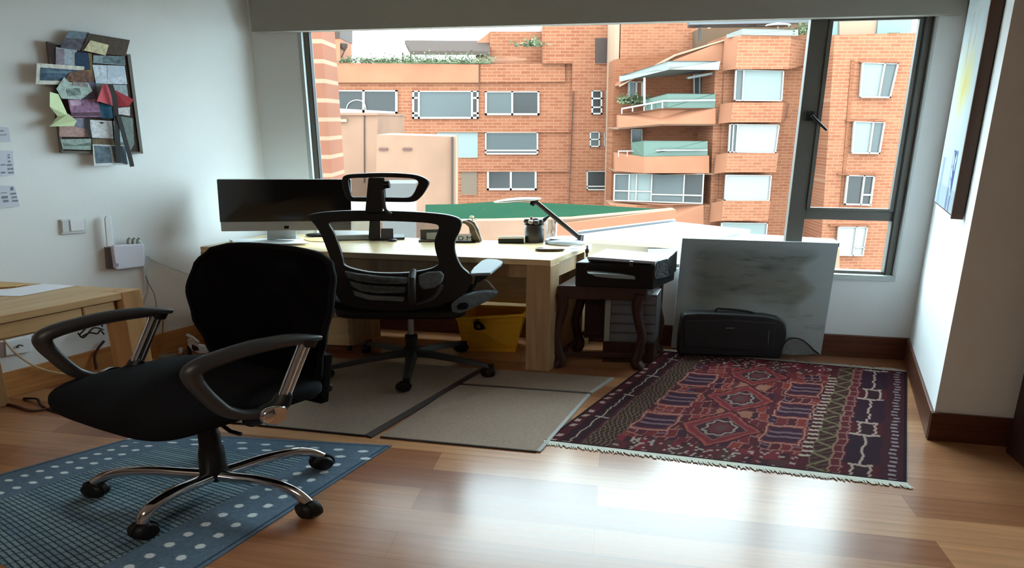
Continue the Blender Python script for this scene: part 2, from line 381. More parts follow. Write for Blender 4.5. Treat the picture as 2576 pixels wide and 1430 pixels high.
def slab(mb, pts, thick=0.4, back=None):
    """pts: (px, py, d) corners of the face towards us; given real thickness away from us"""
    P = [W(*p) for p in pts]; mb.prism(P, V(0, thick, 0)); return mb
def fslab(name, m, pts, thick, parent=None, **k):
    return slab(MB(), pts, thick).build(name, m, parent, **k)
def rectf(x0, x1, y0, y1, d, d2=None):
    d2 = d if d2 is None else d2
    return [(x0, y0, d), (x1, y0, d2), (x1, y1, d2), (x0, y1, d)]
def window(parent, q, d, mats=None, mull=(), fw=4, rails=(), pane='gdark', frame=True, off=0.0):
    """q = four px corners TL TR BR BL; framed pane standing a little proud of the wall plane at distance d"""
    (a, b, c, e) = q; d0, d1 = d if isinstance(d, tuple) else (d, d)
    def P(u, v, o=0.0):
        x = (a[0]*(1-u)+b[0]*u)*(1-v)+(e[0]*(1-u)+c[0]*u)*v; y = (a[1]*(1-u)+b[1]*u)*(1-v)+(e[1]*(1-u)+c[1]*u)*v
        return W(x, y, d0*(1-u)+d1*u-o)
    wu = fw/max(10, (b[0]-a[0])); wv = fw/max(10, (e[1]-a[1])); mb = MB()
    def strip(u0, u1, v0, v1, o, th):
        mb.prism([P(u0, v0, o), P(u1, v0, o), P(u1, v1, o), P(u0, v1, o)], V(0, th, 0))
    root_m = MB(); 
    if frame:
        strip(0, wu, 0, 1, .14, .12); strip(1-wu, 1, 0, 1, .14, .12); strip(0, 1, 1-wv, 1, .14, .12); strip(0, 1, 0, wv*0.5, .14, .12)
        for mu in mull: strip(mu-wu*0.5, mu+wu*0.5, 0, 1, .14, .12)
        for (r0, u0, u1) in rails: strip(u0, u1, r0-wv*0.5, r0+wv*0.5, .14, .12)
    else:
        strip(0, 1, 1-wv*0.3, 1, .08, .06)
    wf = mb.build('window', M['wframe'] if frame else M['brickP'], parent)
    edges = [0]+list(mull)+[1]
    ps = pane if isinstance(pane, (list, tuple)) else [pane]*(len(edges)-1)
    for i in range(len(edges)-1):
        pm = MB(); pm.prism([P(edges[i], 0, .06), P(edges[i+1], 0, .06), P(edges[i+1], 1, .06), P(edges[i], 1, .06)], V(0, .05, 0))
        pm.build('pane', M[ps[i]], wf)
    return wf
def R4(x0, x1, y0, y1): return ((x0, y0), (x1, y0), (x1, y1), (x0, y1))

# --- the long brick block on the left, 42 m away
DA = 42.0
A = root('apartment_building', W(1190, 900, DA), 'long orange brick apartment block with rooftop garden, left half of the window view', 'building')
fslab('wall', M['brickA'], [(700, 158, DA), (1420, 160, DA), (1440, 160, DA), (1430, 900, DA), (700, 900, DA)], 6, A)
fslab('parapet', M['brickP'], [(700, 157, DA-.25), (1205, 162, DA-.25), (1205, 208, DA-.25), (700, 208, DA-.25)], .24, A)
fslab('parapet', M['brickA'], [(1207, 162, DA-.2), (1420, 158, DA-.2), (1422, 206, DA-.2), (1207, 208, DA-.2)], .18, A)
fslab('stair_tower', M['brickA'], [(1365, 60, DA-.5), (1562, 40, DA-.5), (1540, 900, DA-.5), (1434, 900, DA-.5), (1440, 160, DA-.5), (1365, 160, DA-.5)], 5, A)
fslab('penthouse', M['brickA'], rectf(1232, 1366, 79, 165, DA+1.0), 4, A)
fslab('penthouse', M['brickP'], [(1196, 108, DA+1.3), (1234, 79, DA+1.3), (1234, 150, DA+1.3), (1196, 150, DA+1.3)], 3, A)
fslab('chimney_block', M['brickP'], [(760, 96, DA-.3), (855, 96, DA-.3), (855, 160, DA-.3), (760, 160, DA-.3)], 3, A)
fslab('chimney_cap', M['dk'], [(750, 60, DA-.4), (855, 60, DA-.4), (855, 96, DA-.4), (750, 96, DA-.4)], 3.2, A)
fslab('corner_pilaster', M['pale'], [(1549, 30, DA-4), (1562, 30, DA-4), (1542, 900, DA-4), (1530, 900, DA-4)], 3, A)
fslab('drain_pipe', M['dk'], [(1441.5, 230, DA-.62), (1443.5, 230, DA-.62), (1432, 520, DA-.62), (1430.5, 520, DA-.62)], .1, A)
fslab('drain_pipe', M['dk'], rectf(1204.5, 1206.5, 160, 240, DA-.3), .1, A)
for (y, x0, x1) in ((333, 1100, 1432), (432, 1150, 1430)):
    fslab('ledge', M['brickP'], rectf(x0, x1, y-3, y, DA-.2), .2, A)
window(A, ((832, 227), (1000, 227), (1000, 296), (832, 284)), DA, mull=(.49,), fw=6, rails=((.84, 0, 1),), pane='gdark')
window(A, R4(1037, 1204, 229, 299), DA, mull=(.1, .9), fw=5, rails=((.25, 0, .08), (.8, 0, .08), (.25, .92, 1), (.8, .92, 1)), pane=('gdark', 'gmid', 'gdark'))
window(A, R4(1220, 1357, 230, 290), DA, mull=(.5,), fw=5, pane=('gmid', 'gdark'))
window(A, R4(950, 1003, 330, 352), DA, pane='gpale', frame=False)
window(A, R4(1100, 1202, 332, 398), DA, pane='gpale', frame=False)
window(A, R4(1220, 1354, 333, 389), DA, mull=(), fw=4, rails=((.82, 0, 1),), pane='gmid')
window(A, R4(1160, 1200, 431, 491), DA, pane='gtaupe', frame=False)
window(A, R4(1225, 1350, 430, 479), DA, mull=(.48,), fw=5, pane='gdark')
window(A, R4(1497, 1548, 96, 161), DA-.5, pane='gbrown', frame=False)
window(A, R4(1488, 1515, 228, 288), DA-.5, fw=4, rails=((.33, 0, 1), (.7, 0, 1)), pane='gdark')
window(A, R4(1525, 1538, 228, 288), DA-.5, fw=2, rails=((.33, 0, 1), (.7, 0, 1)), pane='gdark')
window(A, R4(1484, 1509, 332, 370), DA-.5, fw=3, rails=((.5, 0, 1),), pane='gmid')
window(A, R4(1520, 1535, 332, 370), DA-.5, fw=2, rails=((.5, 0, 1),), pane='gmid')
window(A, R4(1476, 1528, 431, 479), DA-.5, fw=3, rails=((.8, 0, 1),), pane='gdark')
# arch mirrored in the first window is modelled as a white tube
ar = MB(); ar.tube([W(x, y, DA-.16) for x, y in spline([V(870, 284, 0), V(876, 262, 0), V(895, 252, 0), V(915, 258, 0), V(922, 280, 0)], 5) and [(q.x, q.y) for q in spline([V(870, 284, 0), V(876, 262, 0), V(895, 252, 0), V(915, 258, 0), V(922, 280, 0)], 5)]], 0.035, 6)
ar.build('arch', M['wframe'], A)
# roof pergola and its garden
Pg = root('roof_pergola', W(1120, 158, DA+2), 'dark pitched pergola roof standing in the rooftop garden of the brick block', 'pergola')
pm = MB(); pm.prism([W(1018, 111, DA+1.4), W(1232, 112, DA+1.4), W(1232, 139, DA+.4), W(1032, 138, DA+.4)], V(0, .1, .25))
pm.build('roof', M['dk'], Pg)
pm = MB(); pm.prism([W(1000, 136, DA+.6), W(1022, 111, DA+1.3), W(1026, 111, DA+1.3), W(1008, 138, DA+.6)], V(0, .15, .05)); pm.build('gable_board', M['wframe'], Pg)
for x in (1012, 1032, 1200, 1226):
    MB().box(W(x, 160, DA+.7), V(.1, 0, 0), V(0, .1, 0), V(0, 0, (W(x, 132, DA+.7)-W(x, 160, DA+.7)).z)).build('post', M['wframe'] if x == 1026 else M['dk'], Pg)
def foliage(name, spots, label, cat, leaf=0.22, n=60, seed=3, kind='stuff', m='leaf'):
    rnd = random.Random(seed); mb = MB()
    for (x, y, d, r, h) in spots:
        c = W(x, y, d)
        for _ in range(n):
            a = V(rnd.gauss(0, r*.5), rnd.gauss(0, r*.3), abs(rnd.gauss(0, h*.35)))
            t = V(rnd.uniform(-1, 1), rnd.uniform(-1, 1), rnd.uniform(-.2, 1)).normalized()*leaf*rnd.uniform(.6, 1.2)
            s = t.cross(V(rnd.uniform(-1, 1), rnd.uniform(-1, 1), rnd.uniform(-1, 1))).normalized()*leaf*.35
            q = c+a; mb.add([q, q+t*.5+s, q+t, q+t*.5-s], [(0, 1, 2, 3)])
    return tag(mb.build(name, M[m]), label, cat, kind=kind)
foliage('rooftop_plants', [(870+i*22+random.uniform(-8, 8), 159, DA-.1, .55, .28+.5*abs(math.sin(i*1.7))*(.5+.5*(i > 6))) for i in range(17)],
        'low green planting along the roof edge of the brick block', 'plants', leaf=.16, n=150)
fslab('planter_edge', M['leaf'], rectf(940, 1232, 155, 160, DA-.24), .3, A)
foliage('wall_shrub', [(1339, 118, DA-.8, .9, .55)], 'round green shrub on the upper brick wall beside the roof garden', 'plant', leaf=.25, n=160, kind='thing', seed=5)
lm = root('roof_mark', W(866, 128, DA), 'small dark cup shape on an added bracket against the sky, left of the roof garden', 'mark')  # dark mark, taken for a reflection, built solid on an added bracket
mm = MB(); mm.lathe([(.02, 0), (.22, .25), (.26, .45), (.2, .5)], 10, W(866, 130, DA)); mm.build('shade', M['dk'], lm, smooth=True)
mm = MB(); mm.tube([W(854, 158, DA), W(861, 140, DA), W(866, 129, DA)], .04, 6); mm.build('bracket', M['dk'], lm)

# --- striped brick pier of our own house, just outside on the left
x0 = W(822, 265, 6.6).x
tag(MB().box(V(x0-1.3, 6.6, -6), V(1.3, 0, 0), V(0, .5, 0), V(0, 0, 12)).build('brick_pier', M['striped']), 'striped brick pier close outside the left edge of the window', 'wall')

# --- pinkish blocks in front of the long building
B1 = root('service_block', W(880, 900, 20), 'pink concrete block with one dark vertical joint below the first far window', 'building')
fslab('wall', M['concp'], [(815, 289, 20), (950, 289, 20), (938, 900, 20), (815, 900, 20)], 5, B1)
fslab('cap', M['concp'], rectf(815, 950, 284, 290, 19.9), 5.2, B1)
fslab('joint', M['dk'], rectf(915, 917.5, 291, 460, 19.96), .03, B1)
fslab('lamp_box', M['pale'], rectf(840, 872, 300, 307, 19.9), .15, B1)
B2 = root('garage_block', W(1040, 900, 17), 'pink concrete block with two small red slots behind the headrest', 'building')
fslab('wall', M['concp'], [(948, 339, 17), (1137, 344, 17), (1137, 900, 17), (940, 900, 17)], 2.0, B2)
fslab('drain_pipe', M['dk'], rectf(1135, 1140, 345, 530, 16.9), .1, B2)
fslab('end_wall', M['pale'], rectf(1140, 1147, 345, 530, 17), .5, B2)
for x in (953, 1013): fslab('slot', mat('red_slot', ex(120, 62, 48), .8), rectf(x, x+22, 373, 379, 16.95), .04, B2)

# --- the right-hand apartment building
C = root('apartment_building', W(1900, 900, 34), 'orange brick apartment block with balconies and bay windows, right half of the window view', 'building')
fslab('upper_wall', M['brickB'], [(1560, 30, 38), (1780, 30, 38), (1780, 240, 38), (1555, 240, 38)], 3, C)
fslab('recess_wall', M['brickD'], [(1545, 150, 37), (1830, 110, 36.2), (1810, 900, 36.2), (1525, 900, 37)], 2, C)
fslab('roof_slope', M['brickP'], [(1560, 214, 35.2), (1700, 138, 34.2), (1828, 100, 33.6), (1828, 158, 33.6), (1683, 156, 33.6), (1560, 206, 35.2)], 2.2, C)
fslab('coping', M['pale'], [(1560, 214, 35.0), (1700, 136, 34.0), (1828, 97, 33.4), (1828, 101, 33.4), (1700, 141, 34.0), (1560, 218, 35.0)], .4, C)
fslab('pier', M['brickB'], [(1800, 156, 33.6), (1832, 150, 33.6), (1812, 900, 33.6), (1772, 900, 33.6)], 3, C)
for (l0, l1, r0, r1, mid0, mid1, xl, xm, xr) in ((290, 322, 272, 312, 272, 312, 1555, 1668, 1800), (384, 431, 392, 436, 395, 436, 1547, 1620, 1784), (507, 518, 516, 566, 516, 566, 1543, 1660, 1770)):
    fslab('balcony_parapet', M['brickP'], [(xl, l0, 35), (xm, mid0, 33.2), (xr, r0, 33.2), (xr, r1, 33.2), (xm, mid1, 33.2), (xl, l1, 35)], .5, C)
fslab('lower_wall', M['brickB'], [(1535, 515, 34.4), (1790, 515, 33.6), (1786, 900, 33.6), (1520, 900, 34.4)], 2, C)
for (y0l, y0r) in ((322, 312), (431, 436)):
    fslab('balcony_slab', M['concp'], [(1550, y0l, 35.2), (1668, y0r, 33.4), (1796, y0r, 33.4), (1796, y0r+4, 33.4), (1668, y0r+4, 33.4), (1550, y0l+4, 35.2)], 3.0, C)
fslab('awning', M['roofw'], [(1558, 192, 35), (1682, 153, 32.6), (1812, 154, 32.6), (1808, 176, 32.6), (1684, 175, 32.6), (1559, 206, 35)], .12, C)
mm = MB(); mm.prism([W(1559, 203, 35), W(1684, 173, 32.7), W(1808, 174, 32.7), W(1808, 180, 36), W(1626, 195, 36.6)], V(0, 0, .1)); mm.build('awning_roof', mat('awning_underside', ex(150, 156, 150), .7), C)
fslab('side_awning', M['roofw'], [(1728, 194, 34.5), (1797, 181, 34), (1797, 187, 34), (1732, 199, 34.5)], .3, C)
window(C, R4(1580, 1618, 205, 250), 36.9, mull=(.55,), fw=5, pane='gmid')
window(C, R4(1745, 1797, 186, 246), 36.0, mull=(.3, .75), fw=3, pane='gmid')
window(C, R4(1588, 1616, 325, 368), 36.7, fw=2, pane='gmid')
window(C, R4(1766, 1781, 330, 360), 36.0, fw=1, pane='gdark', frame=False)
fslab('balcony_post', M['wframe'], rectf(1619, 1624, 195, 268, 34), .1, C)
fslab('balustrade_glass', M['greeng'], [(1624, 250, 34.2), (1680, 235, 33.3), (1800, 236, 33.3), (1798, 272, 33.3), (1680, 272, 33.3), (1624, 281, 34.2)], .05, C)
fslab('handrail', M['wframe'], [(1563, 272, 34.9), (1670, 252, 33.1), (1800, 250, 33.1), (1800, 254, 33.1), (1670, 256, 33.1), (1563, 276, 34.9)], .06, C)
for x, y0, y1, d in ((1563, 272, 287, 34.9), (1590, 267, 281, 34.5), (1619, 262, 279, 34), (1638, 258, 277, 33.7), (1665, 252, 273, 33.2)):
    fslab('rail_post', M['wframe'], rectf(x, x+3, y0, y1, d), .05, C)
fslab('balustrade_glass', M['greeng'], [(1588, 358, 34.4), (1620, 354, 33.4), (1780, 355, 33.3), (1780, 396, 33.3), (1620, 394, 33.4), (1588, 394, 34.4)], .05, C)
fslab('handrail', M['wframe'], [(1555, 379, 34.8), (1670, 376, 33.1), (1780, 376, 33.1), (1780, 379, 33.1), (1670, 380, 33.1), (1555, 382, 34.8)], .06, C)
for x in (1555, 1577, 1600, 1625, 1652):
    fslab('rail_post', M['wframe'], rectf(x, x+2, 379, 395, 34.2), .05, C)
foliage('balcony_plants', [(1572+i*9, 262, 35.6, .5, .55) for i in range(6)], 'green planter box on the upper balcony with the white awning', 'plants', leaf=.22, n=60, seed=9)
gl = window(C, ((1545, 438), (1772, 437), (1768, 514), (1543, 506)), (34.9, 33.4), mull=(.17, .25, .42, .78), fw=3, rails=((.72, .42, 1), (.62, 0, .42)), pane=('gmid', 'gpale', 'gpale', 'gmid', 'gdark'))
# bay windows
fslab('wall', M['brickB'], [(1826, 90, 33.4), (2120, 80, 33.4), (2100, 900, 33.4), (1790, 900, 33.4)], 3, C)
for (y0, y1, x0, xm, x1, xe) in ((90, 178, 1824, 1857, 1990, 2032), (258, 312, 1812, 1845, 1970, 1985), (386, 438, 1801, 1830, 1958, 1962), (507, 560, 1790, 1820, 1938, 1942), (636, 720, 1775, 1805, 1925, 1930)):
    fslab('bay_spandrel', M['brickB'], [(xm, y0, 32.2), (x1, y0, 32.2), (x1-6, y1-4, 32.2), (xm-6, y1-4, 32.2)], 1.4, C)
    fslab('bay_side', M['brickP'], [(x0, y0+4, 33.3), (xm, y0, 32.2), (xm-6, y1-4, 32.2), (x0-6, y1, 33.3)], .1, C)
    if xe-x1 > 10: fslab('bay_side', M['brickB'], [(x1, y0, 32.2), (xe, y0+2, 33.3), (xe-6, y1-14, 33.3), (x1-6, y1-4, 32.2)], .1, C)
window(C, ((1851, 175), (1973, 178), (1968, 255), (1847, 254)), 32.6, mull=(.17,), fw=3, pane=('gmid', 'gpale'))
window(C, ((1836, 312), (1962, 314), (1952, 386), (1832, 384)), 32.6, mull=(.08, .16), fw=3, pane=('gmid', 'gmid', 'gwhite'))
window(C, ((1826, 440), (1942, 441), (1936, 506), (1822, 505)), 32.6, fw=3, pane='gwhite')
window(C, ((1815, 560), (1932, 562), (1926, 632), (1810, 630)), 32.6, fw=3, pane='gpale')
# rightmost bay
fslab('wall', M['brickB'], [(2100, 88, 31), (2322, 82, 31), (2290, 1000, 31), (2040, 1000, 31)], 3.5, C)
fslab('groove', M['brickD'], [(2142, 150, 30.95), (2150, 150, 30.95), (2120, 540, 30.95), (2112, 540, 30.95)], .04, C)
window(C, ((2170, 157), (2262, 160), (2241, 247), (2163, 246)), 30.9, mull=(.62,), fw=4, pane=('gpale', 'gmid'))
window(C, ((2149, 305), (2228, 308), (2214, 388), (2143, 387)), 30.9, mull=(.62,), fw=4, pane=('gpale', 'gmid'))
window(C, ((2132, 441), (2202, 443), (2192, 518), (2124, 516)), 30.9, mull=(.62,), fw=4, rails=((.64, .64, 1),), pane=('gdark', 'gdark'))
window(C, ((2110, 571), (2184, 571), (2172, 645), (2104, 644)), 30.9, mull=(.62,), fw=3, rails=((.7, .62, 1),), pane=('gwhite', 'gwhite'))
for (x, y) in ((2260, 158), (2226, 306), (2204, 441), (2184, 570)):
    fslab('lintel', M['brickD'], rectf(x-95, x+4, y-4, y, 30.8), .3, C)
# roof terraces
fslab('terrace_wall', mat('terrace_earth', ex(140, 104, 66), .95, var=.15, vscale=1), [(1755, 74, 37), (1826, 66, 37), (2045, 30, 37), (2045, 100, 37), (1755, 140, 37)], 1, C)
fslab('roof_beam', mat('blue_grey_steel', ex(98, 106, 122), .5), [(1735, 55, 33.8), (2045, 48, 33.2), (2045, 57, 33.2), (1735, 62, 33.8)], .5, C)
fslab('roof_beam', M['gdark'], [(1735, 62, 34.5), (1955, 58, 34.5), (1955, 66, 34.5), (1735, 68, 34.5)], .4, C)
fslab('rail_post', M['gdark'], rectf(1758, 1764, 62, 103, 34.2), .1, C)
fslab('rail_post', M['gdark'], rectf(1897, 1903, 54, 68, 34.2), .1, C)
fslab('terrace_glass', mat('frosted_glass_rail', ex(150, 154, 148), .4), [(1828, 86, 32.9), (1868, 71, 32.1), (2008, 74, 32.1), (2008, 90, 32.1), (1868, 88, 32.1), (1828, 96, 32.9)], .05, C)
um = root('roof_umbrella', W(1955, 90, 33), 'small white parasol on the right-hand roof terrace', 'parasol')
mm = MB(); mm.lathe([(.5, 0), (.45, .08), (.1, .16)], 14, W(1957, 66, 33), kx=1.3); mm.build('canopy', M['roofw'], um, smooth=True)
mm = MB(); mm.tube([W(1957, 90, 33), W(1957, 66, 33)], .05, 6); mm.build('pole', M['wframe'], um)
foliage('terrace_bush', [(2020, 88, 32.4, .55, .75)], 'round green bush on the roof terrace beside the mullion', 'plant', leaf=.16, n=260, kind='thing', seed=8)
fslab('penthouse', M['pale'], [(2112, 20, 32.5), (2212, 20, 32.5), (2206, 90, 32.5), (2112, 92, 32.5)], 2, C)
fslab('penthouse_glass', M['gcyan'], [(2070, 20, 32.6), (2119, 20, 32.6), (2119, 92, 32.6), (2070, 92, 32.6)], .2, C)
fslab('penthouse_glass', M['gcyan'], [(2212, 20, 32.4), (2300, 20, 32.4), (2290, 88, 32.4), (2206, 86, 32.4)], .2, C)
fslab('planter_edge', M['leaf'], rectf(2240, 2265, 82, 86, 31.3), .3, C)

# --- things between: green awning, retaining wall, white roofs
gn = MB()
top = [(1020, 520), (1150, 518), (1240, 512), (1350, 514), (1500, 521), (1692, 532)]
bot = [(1020, 544), (1150, 556), (1240, 557), (1340, 553), (1500, 546), (1640, 538)]
for i in range(5):
    gn.prism([W(*top[i], 15), W(*top[i+1], 15), W(*bot[i+1], 12.7), W(*bot[i], 12.7)], V(0, 0, .04))
tag(gn.build('green_awning', M['green']), 'long dark green sloping awning just beyond the window, above the desk', 'awning')
rw = root('retaining_wall', W(1400, 900, 12), 'pink concrete wall running below the green awning outside', 'wall')
fslab('wall', M['concp'], [(900, 560, 12.1), (1240, 556, 12.1), (1440, 551, 12.1), (1700, 528, 12.1), (1700, 900, 12.1), (900, 900, 12.1)], .3, rw)
fslab('wall', M['brickP'], [(1392, 566, 12.0), (1700, 528, 12.0), (1700, 560, 12.0), (1455, 588, 12.0), (1392, 700, 12.0)], .08, rw)
r1 = root('flat_roof', W(1700, 640, 8), 'wide white flat roof outside, behind the printer', 'roof')
mm = MB(); mm.prism([W(1455, 590, 10), W(1700, 558, 11.6), W(1888, 578, 10.6), W(1745, 618, 8.0), W(1475, 601, 8.6)], V(0, 0, -.06)); mm.build('roof_sheet', M['roofw'], r1)
mm = MB(); mm.prism([W(1455, 584, 10.1), W(1700, 553, 11.7), W(1700, 558, 11.7), W(1455, 590, 10.1)], V(0, .12, 0)); mm.build('gutter', mat('blue_gutter', ex(120, 132, 150), .5), r1)
fslab('fascia', mat('cream_fascia', ex(196, 194, 176), .8), [(1472, 601, 8.6), (1745, 618, 8.0), (1745, 630, 8.0), (1472, 611, 8.6)], .1, r1)
fslab('lower_wall', mat('cream_wall', ex(206, 200, 178), .9), [(1440, 606, 9.2), (1745, 622, 8.8), (1745, 900, 8.8), (1440, 900, 9.2)], .3, r1)
fslab('window', M['gwhite'], rectf(1630, 1720, 626, 660, 8.75), .05, r1)
r2 = root('flat_roof', W(2000, 640, 9), 'second narrow white roof outside, seen just over the leaning canvas', 'roof')
mm = MB(); mm.prism([W(1880, 588, 10), W(2098, 601, 10), W(2112, 612, 8.6), W(1760, 614, 8.6)], V(0, 0, -.08)); mm.build('roof_sheet', M['roofw'], r2)
fslab('fascia', mat('cream_fascia_b', ex(186, 186, 170), .8), [(1745, 614, 8.6), (2112, 612, 8.6), (2112, 622, 8.6), (1745, 626, 8.6)], .1, r2)
fslab('lower_wall', M['concp'], [(1745, 624, 8.9), (2112, 620, 8.9), (2112, 900, 8.9), (1745, 900, 8.9)], .3, r2)
bx = root('roof_cabinet', W(960, 620, 10), 'white box-like cabinet outside, seen under the chair headrest', 'cabinet')
fslab('body', M['gwhite'], [(962, 462, 10), (1046, 462, 10), (1046, 620, 10), (962, 620, 10)], .6, bx)
fslab('side_panel', mat('cream_panel', ex(222, 214, 190), .7), [(868, 508, 10), (930, 508, 10), (930, 620, 10), (868, 620, 10)], .6, bx)
fslab('edge', M['concp'], [(1046, 462, 10.05), (1064, 470, 10.3), (1064, 620, 10.3), (1046, 620, 10.05)], .3, bx)

# ------------------------------------------------------------------ rugs and mats
def quad_grid(name, c, nx, ny, colour, m, thick=0.006, z=0.0):
    """c: four ground corners (front-left, front-right, back-right, back-left); colour(u,v)->rgb 0..255"""
    c = [V(q[0], q[1], z) for q in c]
    vs = []; cols = []
    for j in range(ny+1):
        for i in range(nx+1):
            u, v = i/nx, j/ny
            p = (c[0]*(1-u)+c[1]*u)*(1-v)+(c[3]*(1-u)+c[2]*u)*v
            vs.append((p.x, p.y, z+thick)); cols.append(colour(u, v))
    fs = [(j*(nx+1)+i, j*(nx+1)+i+1, (j+1)*(nx+1)+i+1, (j+1)*(nx+1)+i) for j in range(ny) for i in range(nx)]
    n = len(vs)
    rim = [i for i in range(nx+1)]+[j*(nx+1)+nx for j in range(1, ny+1)]+[ny*(nx+1)+i for i in range(nx-1, -1, -1)]+[j*(nx+1) for j in range(ny-1, 0, -1)]
    for k in rim: vs.append((vs[k][0], vs[k][1], z)); cols.append(cols[k])
    for a in range(len(rim)):
        b = (a+1) % len(rim); fs.append((rim[b], rim[a], n+a, n+b))
    cx = sum(q.x for q in c)/4; cy = sum(q.y for q in c)/4
    me = bpy.data.meshes.new(name); me.from_pydata([(x-cx, y-cy, zz-z) for x, y, zz in vs], [], fs)
    at = me.color_attributes.new('pattern', 'FLOAT_COLOR', 'POINT')
    arr = np.ones((len(vs), 4), np.float32)
    arr[:, :3] = [lin(k) for k in cols]
    at.data.foreach_set('color', arr.ravel())
    me.materials.append(m); o = bpy.data.objects.new(name, me); COL.objects.link(o); o.location = (cx, cy, z); LOC[o.name] = V(cx, cy, z)
    return o
def hsh(a, b, s=0):
    x = math.sin(a*127.1+b*311.7+s*74.7)*43758.5453; return x-math.floor(x)

M['rugp'] = attr_mat('persian_wool', bscale=260)
DK, MR, RD, CR, TN, OL, NV, BR_ = (34, 12, 18), (74, 20, 28), (116, 34, 36), (176, 150, 138), (150, 92, 76), (128, 112, 70), (36, 20, 38), (96, 50, 42)
def persian(u, v):
    # outlines wobble like hand knotting
    u0, v0 = u, v
    u += 0.004*math.sin(v*60+hsh(int(v*40), 1)*3); v += 0.004*math.sin(u*50+hsh(int(u*30), 2)*3)
    if u0 < 0.008 or u0 > 0.992 or v0 < 0.01 or v0 > 0.99: return DK
    if u < 0.19:      # left border bands
        if u < 0.04: return CR if (int(v*46) % 2 == 0 and 0.012 < u < 0.03 and hsh(int(v*46), 3) > .35) else MR
        if u < 0.10:
            if 0.068 < u < 0.073: return CR
            f = (v*4.5) % 1
            if f < 0.035 and u > 0.05: return CR
            return (44, 14, 22)
        if u < 0.112: return MR if u < 0.109 else (104, 84, 72)
        if u < 0.19:
            a, b = u*70, v*34; k = (a+b*0.9) % 1; k2 = (a*0.8-b*0.7+hsh(int(b), 9)*0.6) % 1
            if k < 0.16 or k2 < 0.14: return (124, 98, 70)
            return (46, 22, 24)
    if u > 0.93:      # right dark border with pale ticks
        f = (v*34) % 1
        if 0.955 < u < 0.975 and f < 0.42: return (150, 136, 140)
        return (60, 20, 30)
    if u > 0.835:     # wide dark band with pale open rectangles
        f = (v*3.0+0.1) % 1; w_ = (u-0.835)/0.095
        if f < 0.045 and w_ < .95: return CR
        if f < 0.36:
            if 0.22 < w_ < 0.30 or 0.72 < w_ < 0.80: return CR
            if 0.32 < f < 0.36 and 0.15 < w_ < 0.85: return CR
            return (50, 22, 30) if 0.3 < w_ < 0.72 else MR
        if 0.45 < w_ < 0.53: return CR
        return (44, 18, 34)
    if u > 0.80:
        f = (v*20) % 1
        if f < 0.14 or u < 0.804 or 0.827 < u < 0.831: return (150, 100, 92)
        return (88, 28, 34)
    if u > 0.745:     # olive zigzag band
        w_ = (u-0.745)/0.055; f = (v*11) % 1
        t = abs(f*2-1)
        if abs(t-w_) < 0.13 or w_ < .05 or w_ > .95: return (112, 100, 70)
        if abs((f*3 % 1)-w_) < 0.08: return (90, 76, 54)
        return (60, 24, 26)
    if u > 0.715:     # white tick column
        f = (v*30) % 1
        return (176, 160, 142) if (f < 0.42 and 0.1 < v < 0.85) else MR
    # field
    fu = (u-0.19)/0.525
    for (cu, cv, ru, rv) in ((0.50, 0.24, 0.235, 0.15), (0.50, 0.52, 0.225, 0.14), (0.50, 0.79, 0.215, 0.12)):
        du, dv = abs(fu-cu)/ru, abs(v-cv)/rv; dd = du+dv
        if dd < 1:
            if dd > 0.9: return (146, 66, 58)
            if dd > 0.70: return (112, 34, 40)
            if dd > 0.64: return (130, 74, 66)
            ang = math.atan2(dv, du); rr = math.hypot(du*1.1, dv)+0.035*math.cos(8*ang)
            if 0.36 < rr < 0.44: return (140, 122, 112)
            if rr < 0.16: return (84, 58, 58)
            return (58, 22, 34) if rr > 0.3 else (96, 36, 40)
        if dd < 1.10: return (58, 22, 28)
    if 0.36 < fu < 0.64 and (abs(v-0.38) < 0.03 or abs(v-0.66) < 0.03):
        return (150, 94, 76) if abs(math.sin(fu*24)) > 0.45 else (90, 40, 40)
    for vc in (0.24, 0.46, 0.68):
        for fc in (0.12, 0.87):
            du, dv = abs(fu-fc), abs(v-vc)
            if du < .115 and dv < .075:
                if du > .105 or dv > .066: return (168, 116, 100)
                if du > .095 or dv > .057: return (110, 44, 44)
                if abs(dv-.018) < .007: return (116, 88, 92)
                return (54, 20, 40)
    edge = v < 0.10 or v > 0.86
    nu, nv_ = 17, 15
    row = int(v*nv_+0.3*math.sin(fu*9)); off = 0.5*(row % 2); cu_ = fu*nu+off; ci = int(cu_); a, b = cu_-ci, (v*nv_+0.3*math.sin(fu*9)) % 1
    hv = hsh(ci, row, 5)
    if edge:
        if hsh(int(fu*60), int(v*90), 2) > 0.86: return (164, 140, 132)
        return [(86, 26, 32), (58, 22, 26), (110, 30, 40), (74, 40, 40)][int(hsh(int(fu*22+row), row, 8)*4)]
    big = (fu < 0.24 or fu > 0.76) and hv > 0.45
    if a < 0.09 or a > 0.93 or b < 0.10: return (150, 96, 84) if hsh(ci, row, 6) > .25 else (80, 34, 34)
    if big and 0.45 < b < 0.53: return (130, 108, 122)
    return [(104, 30, 34), (76, 22, 32), (122, 42, 36), (58, 20, 38), (92, 26, 32)][int(hv*5)]
fl, frr, bk, bl_ = G(1370, 1112), G(2280, 1219), G(2281, 939), G(1672, 886)
rug = quad_grid('persian_rug', (fl, frr, bk, bl_), 520, 380, lambda u, v: tuple(q*.78 for q in persian(u, v)), M['rugp'], 0.008)
tag(rug, 'dark red patterned oriental rug with pale fringes in front of the leaning canvas', 'rug')
